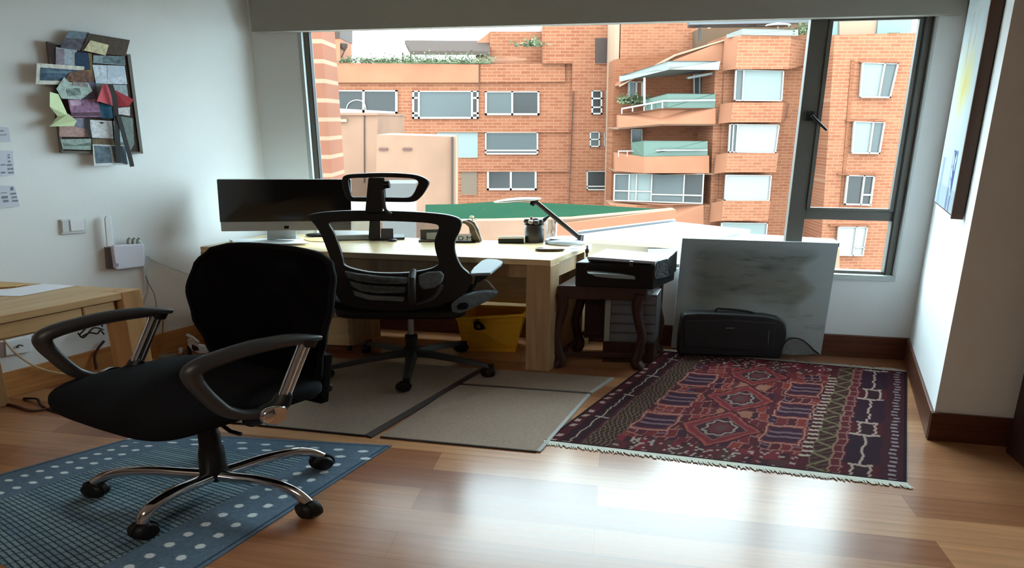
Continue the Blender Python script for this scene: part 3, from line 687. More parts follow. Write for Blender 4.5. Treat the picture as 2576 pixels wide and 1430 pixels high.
def fringe(a, b, outdir, n, ln, seed, par, m):
    rnd = random.Random(seed); mb = MB()
    for i in range(n):
        t = (i+rnd.random()*.6)/n; p = a*(1-t)+b*t; p = V(p.x, p.y, .004)
        q = p+outdir*ln*rnd.uniform(.6, 1.15)+(b-a).normalized()*rnd.gauss(0, ln*.18); wd = (b-a).normalized()*0.005
        q.z = .003; mb.add([p-wd, p+wd, q+wd*.5, q-wd*.5, p-wd+Z*.004, p+wd+Z*.005, q+wd*.5+Z*.002, q-wd*.5+Z*.002], [(0, 1, 2, 3), (4, 5, 6, 7), (0, 1, 5, 4), (1, 2, 6, 5), (2, 3, 7, 6), (3, 0, 4, 7)])
    return mb.build('fringe', m, par, kind='stuff')
M['fringe'] = mat('fringe_yarn', (196, 196, 184), 0.9)
M['fringed'] = mat('fringe_yarn_grey', (140, 128, 120), 0.9)
fringe(fl, frr, V(0.10, -1, 0).normalized(), 420, 0.040, 1, rug, M['fringe'])
kd = (frr-fl).normalized()
MB().box(V(fl.x, fl.y, .0015), frr-fl, V(0.004, -0.022, 0), V(0, 0, .005)).build('fringe_band', M['fringe'], rug)
fringe(bl_, bk, V(-0.06, 1, 0).normalized(), 300, 0.055, 2, rug, M['fringed'])

M['rugb'] = attr_mat('blue_cotton', bscale=300, bump=.2)
A0 = G(380, 1090); A1 = G(986, 1123); A3 = A1+(G(512, 1430)-A1)*1.32; A2 = A0+(G(0, 1196)-A0)*1.55
print('blue', A0, A1, A3, A2)
def blue(u, v):     # u: 0 far-left edge .. 1 near-right edge, v: 0 far end .. 1 near end
    base = (80, 98, 114); k = hsh(int(u*90), int(v*90), 1)*8; base = (base[0]+k, base[1]+k, base[2]+k)
    du = min(u, 1-u); 
    inner = 0.205 < u < 0.78 and v > 0.15
    if inner:
        uu = u+0.006*math.sin(v*14)
        f = (uu*26+v*4) % 1; g = (v*150+u*10) % 1
        line = (v*64-u*9) % 1
        if line < 0.30: return (38, 46, 54)
        if v > .45 and f < 0.10: return (40, 52, 62)
        return (112, 134, 144) if hsh(int(v*64-u*9), 4, 4) > .4 else (98, 120, 134)
    # dots in two staggered rows
    def dots(a, b, sa, sb):
        r = int(math.floor(a/sa)); a_ = a/sa-r; b_ = b/sb+0.5*(r % 2); b_ -= math.floor(b_)
        return ((a_-.5)/.17)**2+((b_-.5)/.20)**2 < 1
    if v < 0.15: hit = 0.03 < v < 0.145 and dots(v-0.035, u, 0.052, 0.098)
    elif u < 0.205: hit = 0.03 < u < 0.2 and dots(u-0.035, v, 0.078, 0.058)
    else: hit = 0.795 < u < 0.965 and dots(u-0.80, v, 0.078, 0.058)
    if hit: return (196, 204, 206)
    if 0.012 < du < 0.02 or 0.012 < v < 0.018: return (48, 60, 76)
    return base
br_ = quad_grid('blue_rug', (A2, A3, A1, A0), 300, 420, lambda u, v: blue(u, 1-v), M['rugb'], 0.005)
tag(br_, 'blue rug with white dots along its border under the front chair', 'rug')

M['mat'] = mat('grey_beige_carpet', (146, 128, 114), 0.95, spec=.1, var=.22, vscale=220, bump=.6, bscale=260)
M['matb'] = mat('dark_binding', (58, 46, 42), 0.8)
M['matl'] = mat('pale_binding', (150, 150, 146), 0.8)
a1, a2, a3, a4 = G(560, 1062), G(918, 1098), G(1207, 930), G(820, 902)
b1, b2, b3, b4 = G(958, 1101), G(1350, 1138), G(1478, 994), G(1152, 971)
c1, c2, c3, c4 = G(1156, 966), G(1482, 990), G(1538, 952), G(1226, 931)
def flatmat(name, pts, lab, z0=0.0):
    pts = [V(p.x, p.y, z0) for p in pts]; r = root(name, V(sum(p.x for p in pts)/4, sum(p.y for p in pts)/4, z0), lab, 'floor mat', 'grey carpet mats on the floor by the desk')
    MB().prism(pts, V(0, 0, .007)).build('pile', M['mat'], r)
    return r, pts
def edge(r, p, q, wd, m, z0=0.0):
    d = (q-p).normalized(); n = V(-d.y, d.x, 0)*wd
    MB().prism([V(p.x, p.y, z0), V(q.x, q.y, z0), V(q.x, q.y, z0)+n, V(p.x, p.y, z0)+n], V(0, 0, .0085)).build('binding', m, r)
r, p_ = flatmat('carpet_mat', (a1, a2, a3, a4), 'wide grey carpet mat under the headrest chair, left of the long dark seam')
edge(r, a2, a3, -.045, M['matb']); edge(r, a1, a2, -.008, M['matb'])
r, p_ = flatmat('carpet_mat', (b1, b2, b3, b4), 'grey speckled carpet mat in front, touching the corner of the red rug')
edge(r, b1, b2, -.008, M['matb']); edge(r, b4, b3, .018, M['matb']); edge(r, b2, b3, -.02, M['matl'])
r, p_ = flatmat('carpet_mat', (c1, c2, c3, c4), 'narrow grey carpet mat beside the desk leg, behind the short dark seam')
edge(r, c2, c3, -.02, M['matl'])

# ------------------------------------------------------------------ oak table at the left wall
tz = 0.75
PA, PB = G(306, 737, tz), G(352, 728, tz)
dl = LW.copy()                                   # long side, towards the camera
de = V(-0.982, 0.187, 0).normalized()            # far end, towards the wall
PF = V(PB.x, PB.y, 0)                            # far right corner on the floor
Wd, Ln = 1.13, 1.9
t = root('oak_table', PF+dl*.9+de*.5, 'oak table with two drawers against the left wall, papers on top', 'table')
MB().prism([PF+Z*(tz-.035), PF+dl*Ln+Z*(tz-.035), PF+dl*Ln+de*Wd+Z*(tz-.035), PF+de*Wd+Z*(tz-.035)], Z*.035).build('tabletop', M['table'], t, bevel=.003)
for i, (a, b) in enumerate(((0, 0), (0, Wd-.13), (Ln-.09, 0), (Ln-.09, Wd-.13))):
    q = PF+dl*(a-(.003 if a == 0 else 0))+de*(b-(.003 if b == 0 else 0))
    MB().prism([q, q+dl*.092, q+dl*.092+de*.125, q+de*.125], Z*(tz+.001 if a == 0 and b == 0 else tz-.036)).build('leg', M['tableleg'], t, bevel=.003)
q = PF+dl*.10+de*.035
MB().prism([q+Z*.63, q+dl*(Ln-.2)+Z*.63, q+dl*(Ln-.2)+de*.02+Z*.63, q+de*.02+Z*.63], Z*.085).build('apron', M['tableleg'], t)
q = PF+dl*.12+de*.015
x_split = G(185, 770, tz-.06); sp = (V(x_split.x, x_split.y, 0)-PF).dot(dl)
for (s0, s1) in ((.12, sp-.006), (sp+.006, sp+.62)):
    q = PF+dl*s0+de*.014
    MB().prism([q+Z*.642, q+dl*(s1-s0)+Z*.642, q+dl*(s1-s0)+de*.03+Z*.642, q+de*.03+Z*.642], Z*.068).build('drawer', M['table'], t, bevel=.002)
q = PF+de*(Wd-.06)+dl*.1
MB().prism([q+Z*.64, q+dl*(Ln-.2)+Z*.64, q+dl*(Ln-.2)+de*.02+Z*.64, q+de*.02+Z*.64], Z*.074).build('apron', M['tableleg'], t)
def flatpoly(name, pts, z, th, m, lab=None, cat=None, group=None, parent=None, bevel=0):
    mb = MB(); mb.prism([G(x, y, z) for x, y in pts], Z*th); o = mb.build(name, m, parent, bevel=bevel)
    if lab: tag(o, lab, cat, group)
    return o
flatpoly('paper_sheet', [(-60, 744), (50, 746), (188, 720), (110, 715), (20, 728), (-60, 733)], tz+.001, .0015, M['paper'], 'loose white papers lying on the oak table by the left wall', 'paper')
flatpoly('folder', [(-60, 712), (75, 714), (40, 722), (-60, 730)], tz+.003, .004, mat('tan_folder', (196, 160, 108), .7), 'tan folder at the back left of the oak table', 'folder')

# ------------------------------------------------------------------ long pale desk under the window
FL, FR, BKR = G(503, 621, .75), G(1385, 655, .75), G(1489, 614, .75)
e1 = (FR-FL); e1.z = 0; Ld = e1.length; e1.normalize(); e2 = (BKR-FR); e2.z = 0; Dd = min(e2.length, .66); e2.normalize()
F0 = V(FL.x, FL.y, 0)
print('desk', FL, FR, BKR, Ld, Dd)
def Dk(s, t_, z): return F0+e1*s+e2*t_+Z*z
d = root('desk', Dk(Ld/2, Dd/2, 0), 'long pale oak desk under the window holding the computer and lamp', 'desk')
MB().prism([Dk(0, 0, .712), Dk(Ld, 0, .712), Dk(Ld, Dd, .712), Dk(0, Dd, .712)], Z*.038).build('tabletop', M['desk'], d, bevel=.003)
for (a, b) in ((Ld-.155, 0), (.0, 0), (Ld-.155, Dd-.12), (0, Dd-.12)):
    MB().prism([Dk(a+(.001 if a else -.001), b-.002, 0), Dk(a+.156, b-.002, 0), Dk(a+.156, b+.12, 0), Dk(a+.001, b+.12, 0)], Z*.7125).build('leg', M['deskleg'], d, bevel=.003)
MB().prism([Dk(.15, .05, .62), Dk(Ld-.15, .05, .62), Dk(Ld-.15, .075, .62), Dk(.15, .075, .62)], Z*.092).build('apron', M['deskleg'], d)
MB().prism([Dk(Ld-.07, .1, .60), Dk(Ld-.045, .1, .60), Dk(Ld-.045, Dd-.1, .60), Dk(Ld-.07, Dd-.1, .60)], Z*.11).build('apron', M['deskleg'], d)
MB().prism([Dk(.15, Dd-.06, .30), Dk(Ld-.15, Dd-.06, .30), Dk(Ld-.15, Dd-.035, .30), Dk(.15, Dd-.035, .30)], Z*.41).build('back_panel', M['desk'], d)
MB().prism([Dk(.02, .12, .1), Dk(.05, .12, .1), Dk(.05, Dd-.12, .1), Dk(.02, Dd-.12, .1)], Z*.6).build('side_panel', M['desk'], d)
# drawer pedestal below it
pf = W(885, 865, 4.10); pl_ = W(700, 862, 4.13)
P0 = V(pf.x, pf.y, 0); ex = V(-.985, .12, 0).normalized(); ey = (W(978, 834, 4.38)-pf); ey.z = 0; ey.normalize()
pd = root('drawer_pedestal', P0+ex*.3+ey*.15, 'low oak drawer pedestal on casters under the desk', 'drawer unit')
Wp, Dp, Hp = .56, .27, .60
MB().prism([P0+ey*.012+Z*.05, P0+ex*Wp+ey*.012+Z*.05, P0+ex*Wp+ey*Dp+Z*.05, P0+ey*Dp+Z*.05], Z*(Hp-.05)).build('body', M['deskleg'], pd, bevel=.003)
for (z0, z1) in ((.055, .262), (.268, .43), (.436, .595)):
    MB().prism([P0+ex*.012-ey*.008+Z*z0, P0+ex*(Wp-.01)-ey*.008+Z*z0, P0+ex*(Wp-.01)+ey*.012+Z*z0, P0+ex*.012+ey*.012+Z*z0], Z*(z1-z0)).build('drawer', M['desk'], pd, bevel=.003)
for (a, b) in ((.06, .05), (Wp-.06, .05), (.06, Dp-.04), (Wp-.06, Dp-.04)):
    c = P0+ex*a+ey*b; MB().tube([c+V(-.012, 0, .025), c+V(.012, 0, .025)], .025, 12).build('caster', M['black'], pd, smooth=True)

# ------------------------------------------------------------------ things on the desk
dz = .751
mo = root('desktop_computer', W(715, 600, 4.30), 'all-in-one desktop computer with a wide black screen and silver chin', 'computer')
def MP(px, py, back=0.0):     # screen plane, turned a little
    dd = 4.34-(px-545)/335*0.17
    return W(px, py, dd)+V(.05, .98, 0)*back
mbm = MB().hexa([MP(556, 583), MP(884, 580), MP(884, 580, .035), MP(556, 583, .035)], [MP(545, 451), MP(882, 451), MP(882, 451, .02), MP(545, 451, .02)])
mbm.build('housing', M['silver'], mo, bevel=.006, seg=3)
mbm = MB().hexa([MP(553.6, 559, -.004), MP(884, 556, -.004), MP(884, 556, .004), MP(553.6, 559, .004)], [MP(545.5, 452, -.004), MP(881.5, 452, -.004), MP(881.5, 452, .004), MP(545.5, 452, .004)])
mbm.build('screen', M['screen'], mo, bevel=.003, seg=3)
lg = MB(); lg.prism([MP(x, y, -.004) for x, y in ((716, 568.5), (726, 568.2), (727.5, 570), (727, 574.5), (725, 575.5), (717, 575.8), (715, 574), (715, 570))], V(0, .006, 0)); lg.build('logo', M['black'], mo)
nk = MB().hexa([W(672, 603, 4.36), W(745, 602, 4.33), W(745, 602, 4.36), W(672, 603, 4.39)], [W(672, 570, 4.33), W(745, 570, 4.30), W(745, 570, 4.33), W(672, 570, 4.36)])
nk.build('stand_neck', M['silver'], mo, bevel=.003)
ft = MB(); ft.prism([G(x, y, dz) for x, y in ((668, 606), (758, 605), (750, 594), (668, 595))], Z*.008); ft.build('stand_foot', M['silver'], mo, bevel=.003)
foot_oval = MB(); foot_oval.lathe([(.062, 0), (.062, .002)], 28, G(703, 598.5, dz+.0085), kx=1.25, ky=.42); foot_oval.build('stand_oval', mat('stand_dark_grey', (70, 84, 92), .5), mo)  # flat dark oval laid on the stand foot
flatpoly('paper_sheet', [(576, 603), (672, 601.5), (760, 604), (768, 609), (778, 613.5), (592, 616.5)], dz+.010, .004, M['offwhite'], 'large white sheet lying in front of the desktop computer', 'paper')
cm = MB(); cm.tube([G(578, 604, dz+.006), G(584, 609, dz+.008), G(591, 614, dz+.006)], [.006, .009, .005], 8, flat=.6); tag(cm.build('pencil', mat('brown_pencil', (120, 92, 60), .6), smooth=True), 'short brown stick at the left end of the white sheet on the desk', 'pencil')
flatpoly('envelope', [(764, 603), (796, 598), (850, 600), (850, 610), (780, 608)], dz+.001, .003, mat('tan_envelope', (178, 142, 96), .7), 'tan envelope on the desk left of the headrest chair', 'envelope')
lp = MB(); q0 = [G(820, 607, dz), G(932, 604, dz), G(936, 594, dz), G(832, 592, dz)]; lp.prism(q0, Z*.040)
lpo = tag(lp.build('laptop', mat('grey_laptop', (138, 140, 138), .4), bevel=.01, seg=3), 'closed thick grey laptop seen through the headrest chair mesh', 'laptop')
dm = MB(); dm.sell(G(812, 595, dz)+V(-.03, 0, .012), (.10, .035, .012), .8, .8, 24, 8); tag(dm.build('glasses_case', M['black'], smooth=True), 'flat black case on the desk, half hidden by the chair frame edge', 'case')
ts = root('tablet_stand', G(945, 602, dz), 'dark monitor stand with block base seen through the headrest chair mesh', 'stand')
dS = 4.40
MB().hexa([W(927, 602, dS), W(957, 602, dS), W(957, 602, dS+.03), W(927, 602, dS+.03)], [W(930, 548, dS), W(956, 548, dS), W(956, 548, dS+.03), W(930, 548, dS+.03)]).build('post', M['black'], ts, bevel=.003)
MB().prism([G(930, 605, dz), G(1018, 603, dz), G(1018, 594, dz), G(936, 594, dz)], Z*.016).build('base', M['gwall'], ts, bevel=.003)
MB().hexa([W(958, 600, 4.41), W(990, 600, 4.41), W(990, 600, 4.47), W(958, 600, 4.47)], [W(958, 575, 4.41), W(989, 575, 4.41), W(989, 575, 4.47), W(958, 575, 4.47)]).build('block', mat('slate_block', (66, 66, 76), .6), ts, bevel=.003)
st_ = MB(); st_.sell(G(988, 607, dz)+V(0, 0, .008), (.034, .02, .008), .7, .7, 16, 8); tag(st_.build('stapler', M['gwall'], smooth=True), 'small dark stapler on the desk in front of the monitor stand', 'stapler')
lt_ = root('letter_tray', G(1080, 608, dz), 'grey open letter tray with white cards, behind the chair mesh', 'tray')
MB().prism([G(1053, 609, dz), G(1112, 609, dz), G(1112, 601, dz), G(1056, 601, dz)], Z*.012).build('base', mat('tray_taupe', (112, 98, 86), .6), lt_, bevel=.002)
MB().hexa([W(1058, 603, 4.40), W(1110, 603, 4.40), W(1110, 603, 4.43), W(1058, 603, 4.43)], [W(1057, 578, 4.40), W(1110, 577, 4.40), W(1110, 577, 4.43), W(1057, 578, 4.43)]).build('back_plate', mat('tray_grey', (90, 88, 82), .6), lt_)
MB().hexa([W(1073, 603, 4.37), W(1102, 603, 4.37), W(1102, 603, 4.385), W(1073, 603, 4.385)], [W(1073, 586, 4.37), W(1100, 585, 4.37), W(1100, 585, 4.385), W(1073, 586, 4.385)]).build('card', M['offwhite'], lt_)
# printed tent card and fabric pouch
dC = 4.33
ca = root('desk_calendar', G(1170, 610, dz), 'white printed tent card with black lettering on the desk beside the chair frame', 'calendar')
cb_ = MB(); cb_.hexa([W(1136, 609, dC), W(1187, 609, dC), W(1187, 609, dC+.09), W(1136, 609, dC+.09)], [W(1136, 589, dC+.02), W(1183, 589, dC+.02), W(1183, 589, dC+.024), W(1136, 589, dC+.024)])
cb_.build('card', M['white'], ca)
MB().hexa([W(1179, 604, dC+.01), W(1187, 604, dC+.01), W(1187, 604, dC+.03), W(1179, 604, dC+.03)], [W(1181, 574, dC+.02), W(1183, 574, dC+.02), W(1183, 574, dC+.03), W(1181, 574, dC+.03)]).build('upright', M['white'], ca)
MB().hexa([W(1138, 611, dC-.012), W(1196, 611, dC-.012), W(1196, 607.5, dC+.08), W(1138, 607.5, dC+.08)], [W(1138, 607.5, dC-.01), W(1196, 607.5, dC-.01), W(1196, 604, dC+.08), W(1138, 604, dC+.08)]).build('base', M['black'], ca)
def text(s, loc, size, m, parent, rot, name='lettering', sx=1.0):
    cu = bpy.data.curves.new(name, 'FONT'); cu.body = s; cu.size = size; cu.extrude = .0006; cu.materials.append(m)
    cu.align_x = 'CENTER'; tmp = bpy.data.objects.new('tmp', cu); COL.objects.link(tmp)
    me = bpy.data.meshes.new_from_object(tmp.evaluated_get(bpy.context.evaluated_depsgraph_get())); bpy.data.objects.remove(tmp)
    o = bpy.data.objects.new(name, me); COL.objects.link(o); o.parent = parent; o.location = Vector(loc)-LOC[parent.name]; o.rotation_euler = rot; o.scale = (sx, 1, 1); return o
text('V D M', W(1161, 605, dC-.012), .045, M['black'], ca, (math.radians(72), 0, 0), sx=1.3)
po = root('fabric_pouch', G(1200, 610, dz), 'rounded brown mesh pouch standing behind the tent card', 'pouch')
prof = [(1160, 562), (1165, 556), (1180, 553), (1194, 560), (1204, 578), (1209, 596), (1213, 608), (1187, 610), (1183, 590), (1179, 572), (1170, 564)]
mb = MB(); mb.prism([W(x, y, 4.345) for x, y in prof], V(0, .06, 0)); mb.build('shell', mat('pouch_mesh', (86, 74, 62), .7, var=.4, vscale=30), po, bevel=.006, seg=3)
for k in range(3):
    c = [W(1170+k*5, 556+k*2, 4.34), W(1188+k*2, 564+k*3, 4.34), W(1199, 585+k*2, 4.34), W(1208, 606, 4.34)]
    MB().tube(spline(c, 5), .003, 6).build('piping', mat('pouch_piping', (168, 150, 124), .6), po, smooth=True)
fl_ = root('toy_flower', W(1190, 545, 4.25), 'tiny pale flower ornament above the brown pouch', 'ornament')
MB().tube([W(1188, 557, 4.36), W(1188, 549, 4.36)], .0025, 6).build('stem', M['leaf'], fl_)
for x, y, r_ in ((1187, 546, .012), (1197, 552, .007), (1191, 554, .006)):
    mb = MB(); mb.sell(W(x, y, 4.36), (r_*1.4, r_, r_*.7), 1, 1, 12, 8); mb.build('petal', mat('petal', (226, 206, 176), .7), fl_, smooth=True)
bb = root('storage_box', G(1286, 612, dz), 'small black box with a white lid on the desk', 'box')
MB().hexa([W(1253, 612, 4.31), W(1318, 612, 4.30), W(1318, 611, 4.36), W(1256, 610.6, 4.38)], [W(1253, 601, 4.31), W(1317, 600.5, 4.30), W(1317, 600.5, 4.36), W(1256, 601, 4.38)]).build('body', M['black'], bb, bevel=.003)
MB().hexa([W(1253, 601, 4.308), W(1319, 600.5, 4.298), W(1319, 600.5, 4.37), W(1256, 601, 4.39)], [W(1254, 595, 4.31), W(1319, 594.5, 4.30), W(1317, 594, 4.37), W(1258, 595, 4.39)]).build('lid', M['white'], bb, bevel=.002)
MB().box(W(1318, 613, 4.295), V(.008, 0, 0), V(0, .06, 0), V(0, 0, .046)).build('end_cap', M['white'], bb)
pc = root('pen_cup', G(1344, 611, dz), 'dark round jar filled with black objects beside the white-lidded box', 'jar')
pcc = G(1344, 609, dz)
MB().lathe([(.050, 0), (.052, .01), (.052, .10), (.047, .125), (.044, .125), (.044, .03)], 28, pcc, kx=1.35).build('jar', mat('dark_jar', (44, 38, 36), .3), pc, smooth=True)
rnd = random.Random(4)
for k in range(9):
    a = k*.7; c = pcc+V(.045*math.cos(a)*1.3, .03*math.sin(a), .125+rnd.uniform(0, .03))
    mb = MB(); mb.sell(c, (rnd.uniform(.016, .026), .016, rnd.uniform(.012, .02)), .8, .9, 14, 8); mb.build('stone', mat('dark_stone', (58, 52, 50), .35) if k % 3 else mat('pale_stone', (168, 156, 146), .5), pc, smooth=True)
MB().tube([pcc+V(-.02, 0, .13), pcc+V(-.022, 0, .175), pcc+V(-.02, 0, .185)], [.010, .011, .003], 8).build('marker', mat('brown_marker', (112, 66, 46), .5), pc, smooth=True)
MB().tube([pcc+V(.03, 0, .13), pcc+V(.075, 0, .165), pcc+V(.105, 0, .19)], [.012, .014, .006], 8).build('brush', M['black'], pc, smooth=True)
gl_ = G(1387, 608, dz)
tag(MB().lathe([(.040, 0), (.046, .16), (.044, .16), (.038, .006)], 28, gl_, kx=1.0).build('glass_tumbler', glass('tumbler_glass', (.93, .95, .95), .12), smooth=True), 'tall clear glass tumbler between the dark jar and the desk lamp', 'glass')
# desk lamp
la = root('desk_lamp', G(1425, 613, dz), 'desk lamp with oval white head, slanting dark arm and silver oval base', 'lamp')
lc = G(1424, 611.5, dz)
MB().lathe([(.146, 0), (.154, .010), (.148, .024), (.11, .036), (.02, .042)], 40, lc, kx=1.0, ky=.75).build('base', mat('silver_lamp_base', (196, 204, 216), .3), la, smooth=True)
MB().lathe([(.095, .0), (.095, .003)], 30, lc+V(-.035, -.03, .0365), ky=.42).build('base_inlay', mat('dark_inlay', (58, 72, 88), .2), la)
j0 = W(1461, 601, 4.27); j1 = W(1346, 506, 4.27)
MB().tube([j0+V(0, 0, -.03), j0, j0+(j1-j0)*.5, j1], [.016, .017, .017, .016], 10, flat=.7).build('arm', mat('lamp_arm_bronze', (62, 54, 48), .35, metal=.4), la, smooth=True)
MB().tube([W(1424, 570, 4.28), W(1405, 553, 4.28), W(1396, 560, 4.28)], .006, 6).build('cable', M['black'], la)
MB().tube([W(1337, 516, 4.27), W(1345, 503, 4.27), W(1354, 503, 4.27)], [.020, .022, .016], 12).build('joint', M['black'], la, smooth=True)
MB().tube([j0+V(.01, 0, .03), j0+V(.005, 0, -.03)], .016, 12).build('hinge', M['steel'], la, smooth=True)
hc = W(1302, 502.5, 4.25)
def headfn(q):
    dx = q.x-hc.x; return V(q.x, q.y, q.z+dx*.075-abs(dx)*.03)
mb = MB(); mb.sell(hc, (.165, .052, .012), .8, .9, 36, 10, fn=headfn); mb.build('lamp_head', M['white'], la, smooth=True)
mb = MB(); mb.sell(hc+V(0, 0, -.009), (.140, .040, .006), .8, .9, 30, 8, fn=headfn); mb.build('diffuser', mat('dark_diffuser', (40, 36, 34), .5), la, smooth=True)
mb = MB(); mb.sell(G(1384, 631, dz)+V(0, 0, .010), (.105, .034, .010), .6, .9, 28, 8)
tag(mb.build('letter_opener', mat('dark_bronze', (96, 84, 72), .25, metal=.5), smooth=True), 'long dark bronze oval dish near the front right of the desk', 'dish')
rg = MB()
rp = [G(1446+13*math.cos(a), 623+3.5*math.sin(a), dz+.008) for a in [2*math.pi*k/24 for k in range(25)]]
rg.tube(rp, .0045, 8, cap=False); tag(rg.build('ring', M['white'], smooth=True), 'small white loop lying on the desk by the lamp base', 'ring')
sh = flatpoly('paper_sheet', [(1395, 622), (1440, 623), (1474, 622), (1466, 630), (1440, 634), (1425, 630)], dz, .0012, M['paper'], 'thin white paper under the desk lamp on the right end of the desk', 'paper')
cl = root('desk_clamp', G(1474, 628, .70), 'small steel clamp on the right edge of the desk', 'clamp')
cp = W(1477, 628, 4.10)
MB().tube([cp+V(0, 0, .03), cp+V(0, 0, -.05)], .009, 10).build('screw', M['steel'], cl, smooth=True)
mb = MB(); mb.sell(cp+V(0, 0, -.01), (.014, .012, .018), .8, .8, 14, 8); mb.build('knob', mat('dark_knob', (72, 56, 46), .4), cl, smooth=True)

# ------------------------------------------------------------------ yellow bin
yb = root('waste_bin', G(1232, 887), 'yellow rectangular waste bin with a black badge under the desk', 'bin')
def YP(x, y, d_): return W(x, y, d_)
zb = 0.0
b0 = [G(1166, 884), G(1297, 887), G(1297, 887)+V(.02, .20, 0), G(1166, 884)+V(.0, .22, 0)]
ztop = .285
tF = [G(1149, 803, ztop), G(1316, 794, ztop), G(1328, 776, ztop), G(1199, 771, ztop)]
mb = MB(); nn = 6
outer = [b0]+[[b0[i]*(1-k/nn)+tF[i]*(k/nn) for i in range(4)] for k in range(1, nn+1)]
cb0 = sum(b0, V(0, 0, 0))/4; ct = sum(tF, V(0, 0, 0))/4
inner = [[p+(V(ct.x, ct.y, p.z)-p)*.05 for p in tF], [p+(V(cb0.x, cb0.y, p.z)-p)*.05+Z*.01 for p in b0]]
rings = outer+inner
vs = [p for r_ in rings for p in r_]; fs = [(3, 2, 1, 0)]
for i in range(len(rings)-1):
    for k in range(4): fs.append((i*4+k, i*4+(k+1) % 4, (i+1)*4+(k+1) % 4, (i+1)*4+k))
m_ = (len(rings)-1)*4; fs.append((m_, m_+1, m_+2, m_+3)); mb.add(vs, fs); mb.build('bucket', M['yellow'], yb, bevel=.012, seg=4)
rm = MB(); rr_ = tF+[tF[0]]
for i in range(4): rm.tube([rr_[i], rr_[i+1]], .012, 10, flat=.8)
rm.build('rim', M['yellow'], yb, smooth=True)
bd = MB(); fpn = (b0[0]+tF[0])/2
def onf(x, y, o=.004):
    n_ = (b0[1]-b0[0]).cross(tF[0]-b0[0]).normalized()
    if n_.y > 0: n_ = -n_
    return PL(x, y, b0[0]+n_*o, n_)
bd.prism([onf(x, y) for x, y in ((1191, 812), (1194, 808), (1204, 809), (1214, 816), (1222, 827), (1212, 831), (1197, 831), (1192, 826))], V(0, .006, 0)); bd.build('badge', M['black'], yb)
bd = MB(); bd.prism([onf(x, y, .006) for x, y in ((1199, 820), (1204, 817), (1209, 822), (1206, 827), (1200, 826))], V(0, .006, 0)); bd.build('badge_emblem', mat('badge_gold', (168, 132, 40), .5), yb)
bd = MB(); bd.prism([onf(x, y) for x, y in ((1196, 803), (1208, 804.5), (1208, 806), (1196, 804.5))], V(0, .005, 0)); bd.build('badge_text', M['black'], yb)

# ------------------------------------------------------------------ printer on its dark stool
sd = .565
F1, F2 = G(1408, 922), G(1610, 927)
u1 = (F2-F1); u1.z = 0; su = u1.length; u1.normalize(); u2 = V(.47, .88, 0).normalized(); sdp = .34
def SP(a, b, z): return V(F1.x, F1.y, 0)+u1*a+u2*b+Z*z
stl = root('wooden_stool', SP(su/2, sdp/2, 0), 'dark brown wooden stool with curved legs carrying the printer', 'stool')
MB().prism([SP(-.02, -.02, sd-.09), SP(su+.02, -.02, sd-.09), SP(su+.02, sdp+.02, sd-.09), SP(-.02, sdp+.02, sd-.09)], Z*.09).build('seat', M['darkwood'], stl, bevel=.006, seg=3)
def cleg(a, b, sgn, amp=1.0):
    pts = [(0, sd-.05, 0), (-.012*sgn, .42, 0), (.012*sgn, .30, 0), (.03*sgn, .22, 0), (.012*sgn, .12, 0), (-.002*sgn, .05, 0), (.03*sgn, .0, 0)]
    path = spline([SP(a+p*amp, b, z) for p, z, _ in pts], 6); n = len(path)
    rad = [.042-.012*math.sin(math.pi*min(1, i/n*1.15)) for i in range(n)]
    mb = MB(); mb.tube(path, rad, 10); mb.build('leg', M['darkwood'], stl, smooth=True)
cleg(.0, 0, -1); cleg(su-.03, 0, 1); cleg(.0, sdp, -1); cleg(su, sdp, 1)
MB().box(SP(.03, sdp+.012, .09), u1*(su+.0), u2*.015, Z*.43).build('back_panel', M['darkwood'], stl)  # dark panel added to darken the gap behind the legs
MB().box(SP(.0, -.012, .075), u1*(su-.02), u2*.022, Z*.03).build('stretcher', M['darkwood'], stl, bevel=.003)
MB().box(SP(.0, sdp-.012, .115), u1*(su), u2*.022, Z*.028).build('stretcher', M['darkwood'], stl, bevel=.003)
MB().box(SP(-.012, 0, .075), u2*sdp, u1*.022, Z*.03).build('stretcher', M['darkwood'], stl, bevel=.003)
MB().box(SP(su-.015, 0, .075), u2*sdp, u1*.022, Z*.03).build('stretcher', M['darkwood'], stl, bevel=.003)
# printer
pz = sd+.002
L1, L2, L3, L4 = G(1477, 646, .765), G(1648, 658, .75), G(1684, 640, .75), G(1526, 626, .765)
pr = root('printer', (L1+L2)/2+V(.1, .12, -.76+pz+.0), 'black printer with a pale scanner lid on the dark stool', 'printer')
LOC[pr.name] = pr.location.copy()
q0 = [V(W(1440, 700, L1.y).x+.015, L1.y, pz), V(L2.x, L2.y, pz), V(L3.x+.05, L3.y+.02, pz), V(L4.x-.09, L4.y, pz)]
q0 = [V(p.x, p.y, pz) for p in q0]; q1 = [V(p.x, p.y, .728) for p in q0]
MB().hexa(q0, q1).build('body', mat('printer_black', (14, 14, 15), .5, spec=.25), pr, bevel=.012, seg=3)
MB().prism([L1-Z*.018, L2-Z*.018, L3-Z*.018, L4-Z*.018], Z*.018).build('lid', mat('scanner_lid', (176, 186, 204), .45), pr, bevel=.003)
MB().prism([L1-Z*.034+V(.01, .012, 0), L2-Z*.030+V(-.01, .012, 0), L3-Z*.03, L4-Z*.034], Z*.014).build('lid_base', M['black'], pr)
mb = MB(); yb_ = L2.y-.014
mb.prism([W(x, y, yb_) for x, y in ((1478, 688), (1500, 688), (1560, 692), (1598, 697), (1598, 704), (1550, 702), (1500, 697))], V(0, .10, 0)); mb.build('paper_tray', mat('tray_grey_light', (128, 136, 138), .3), pr, bevel=.003)
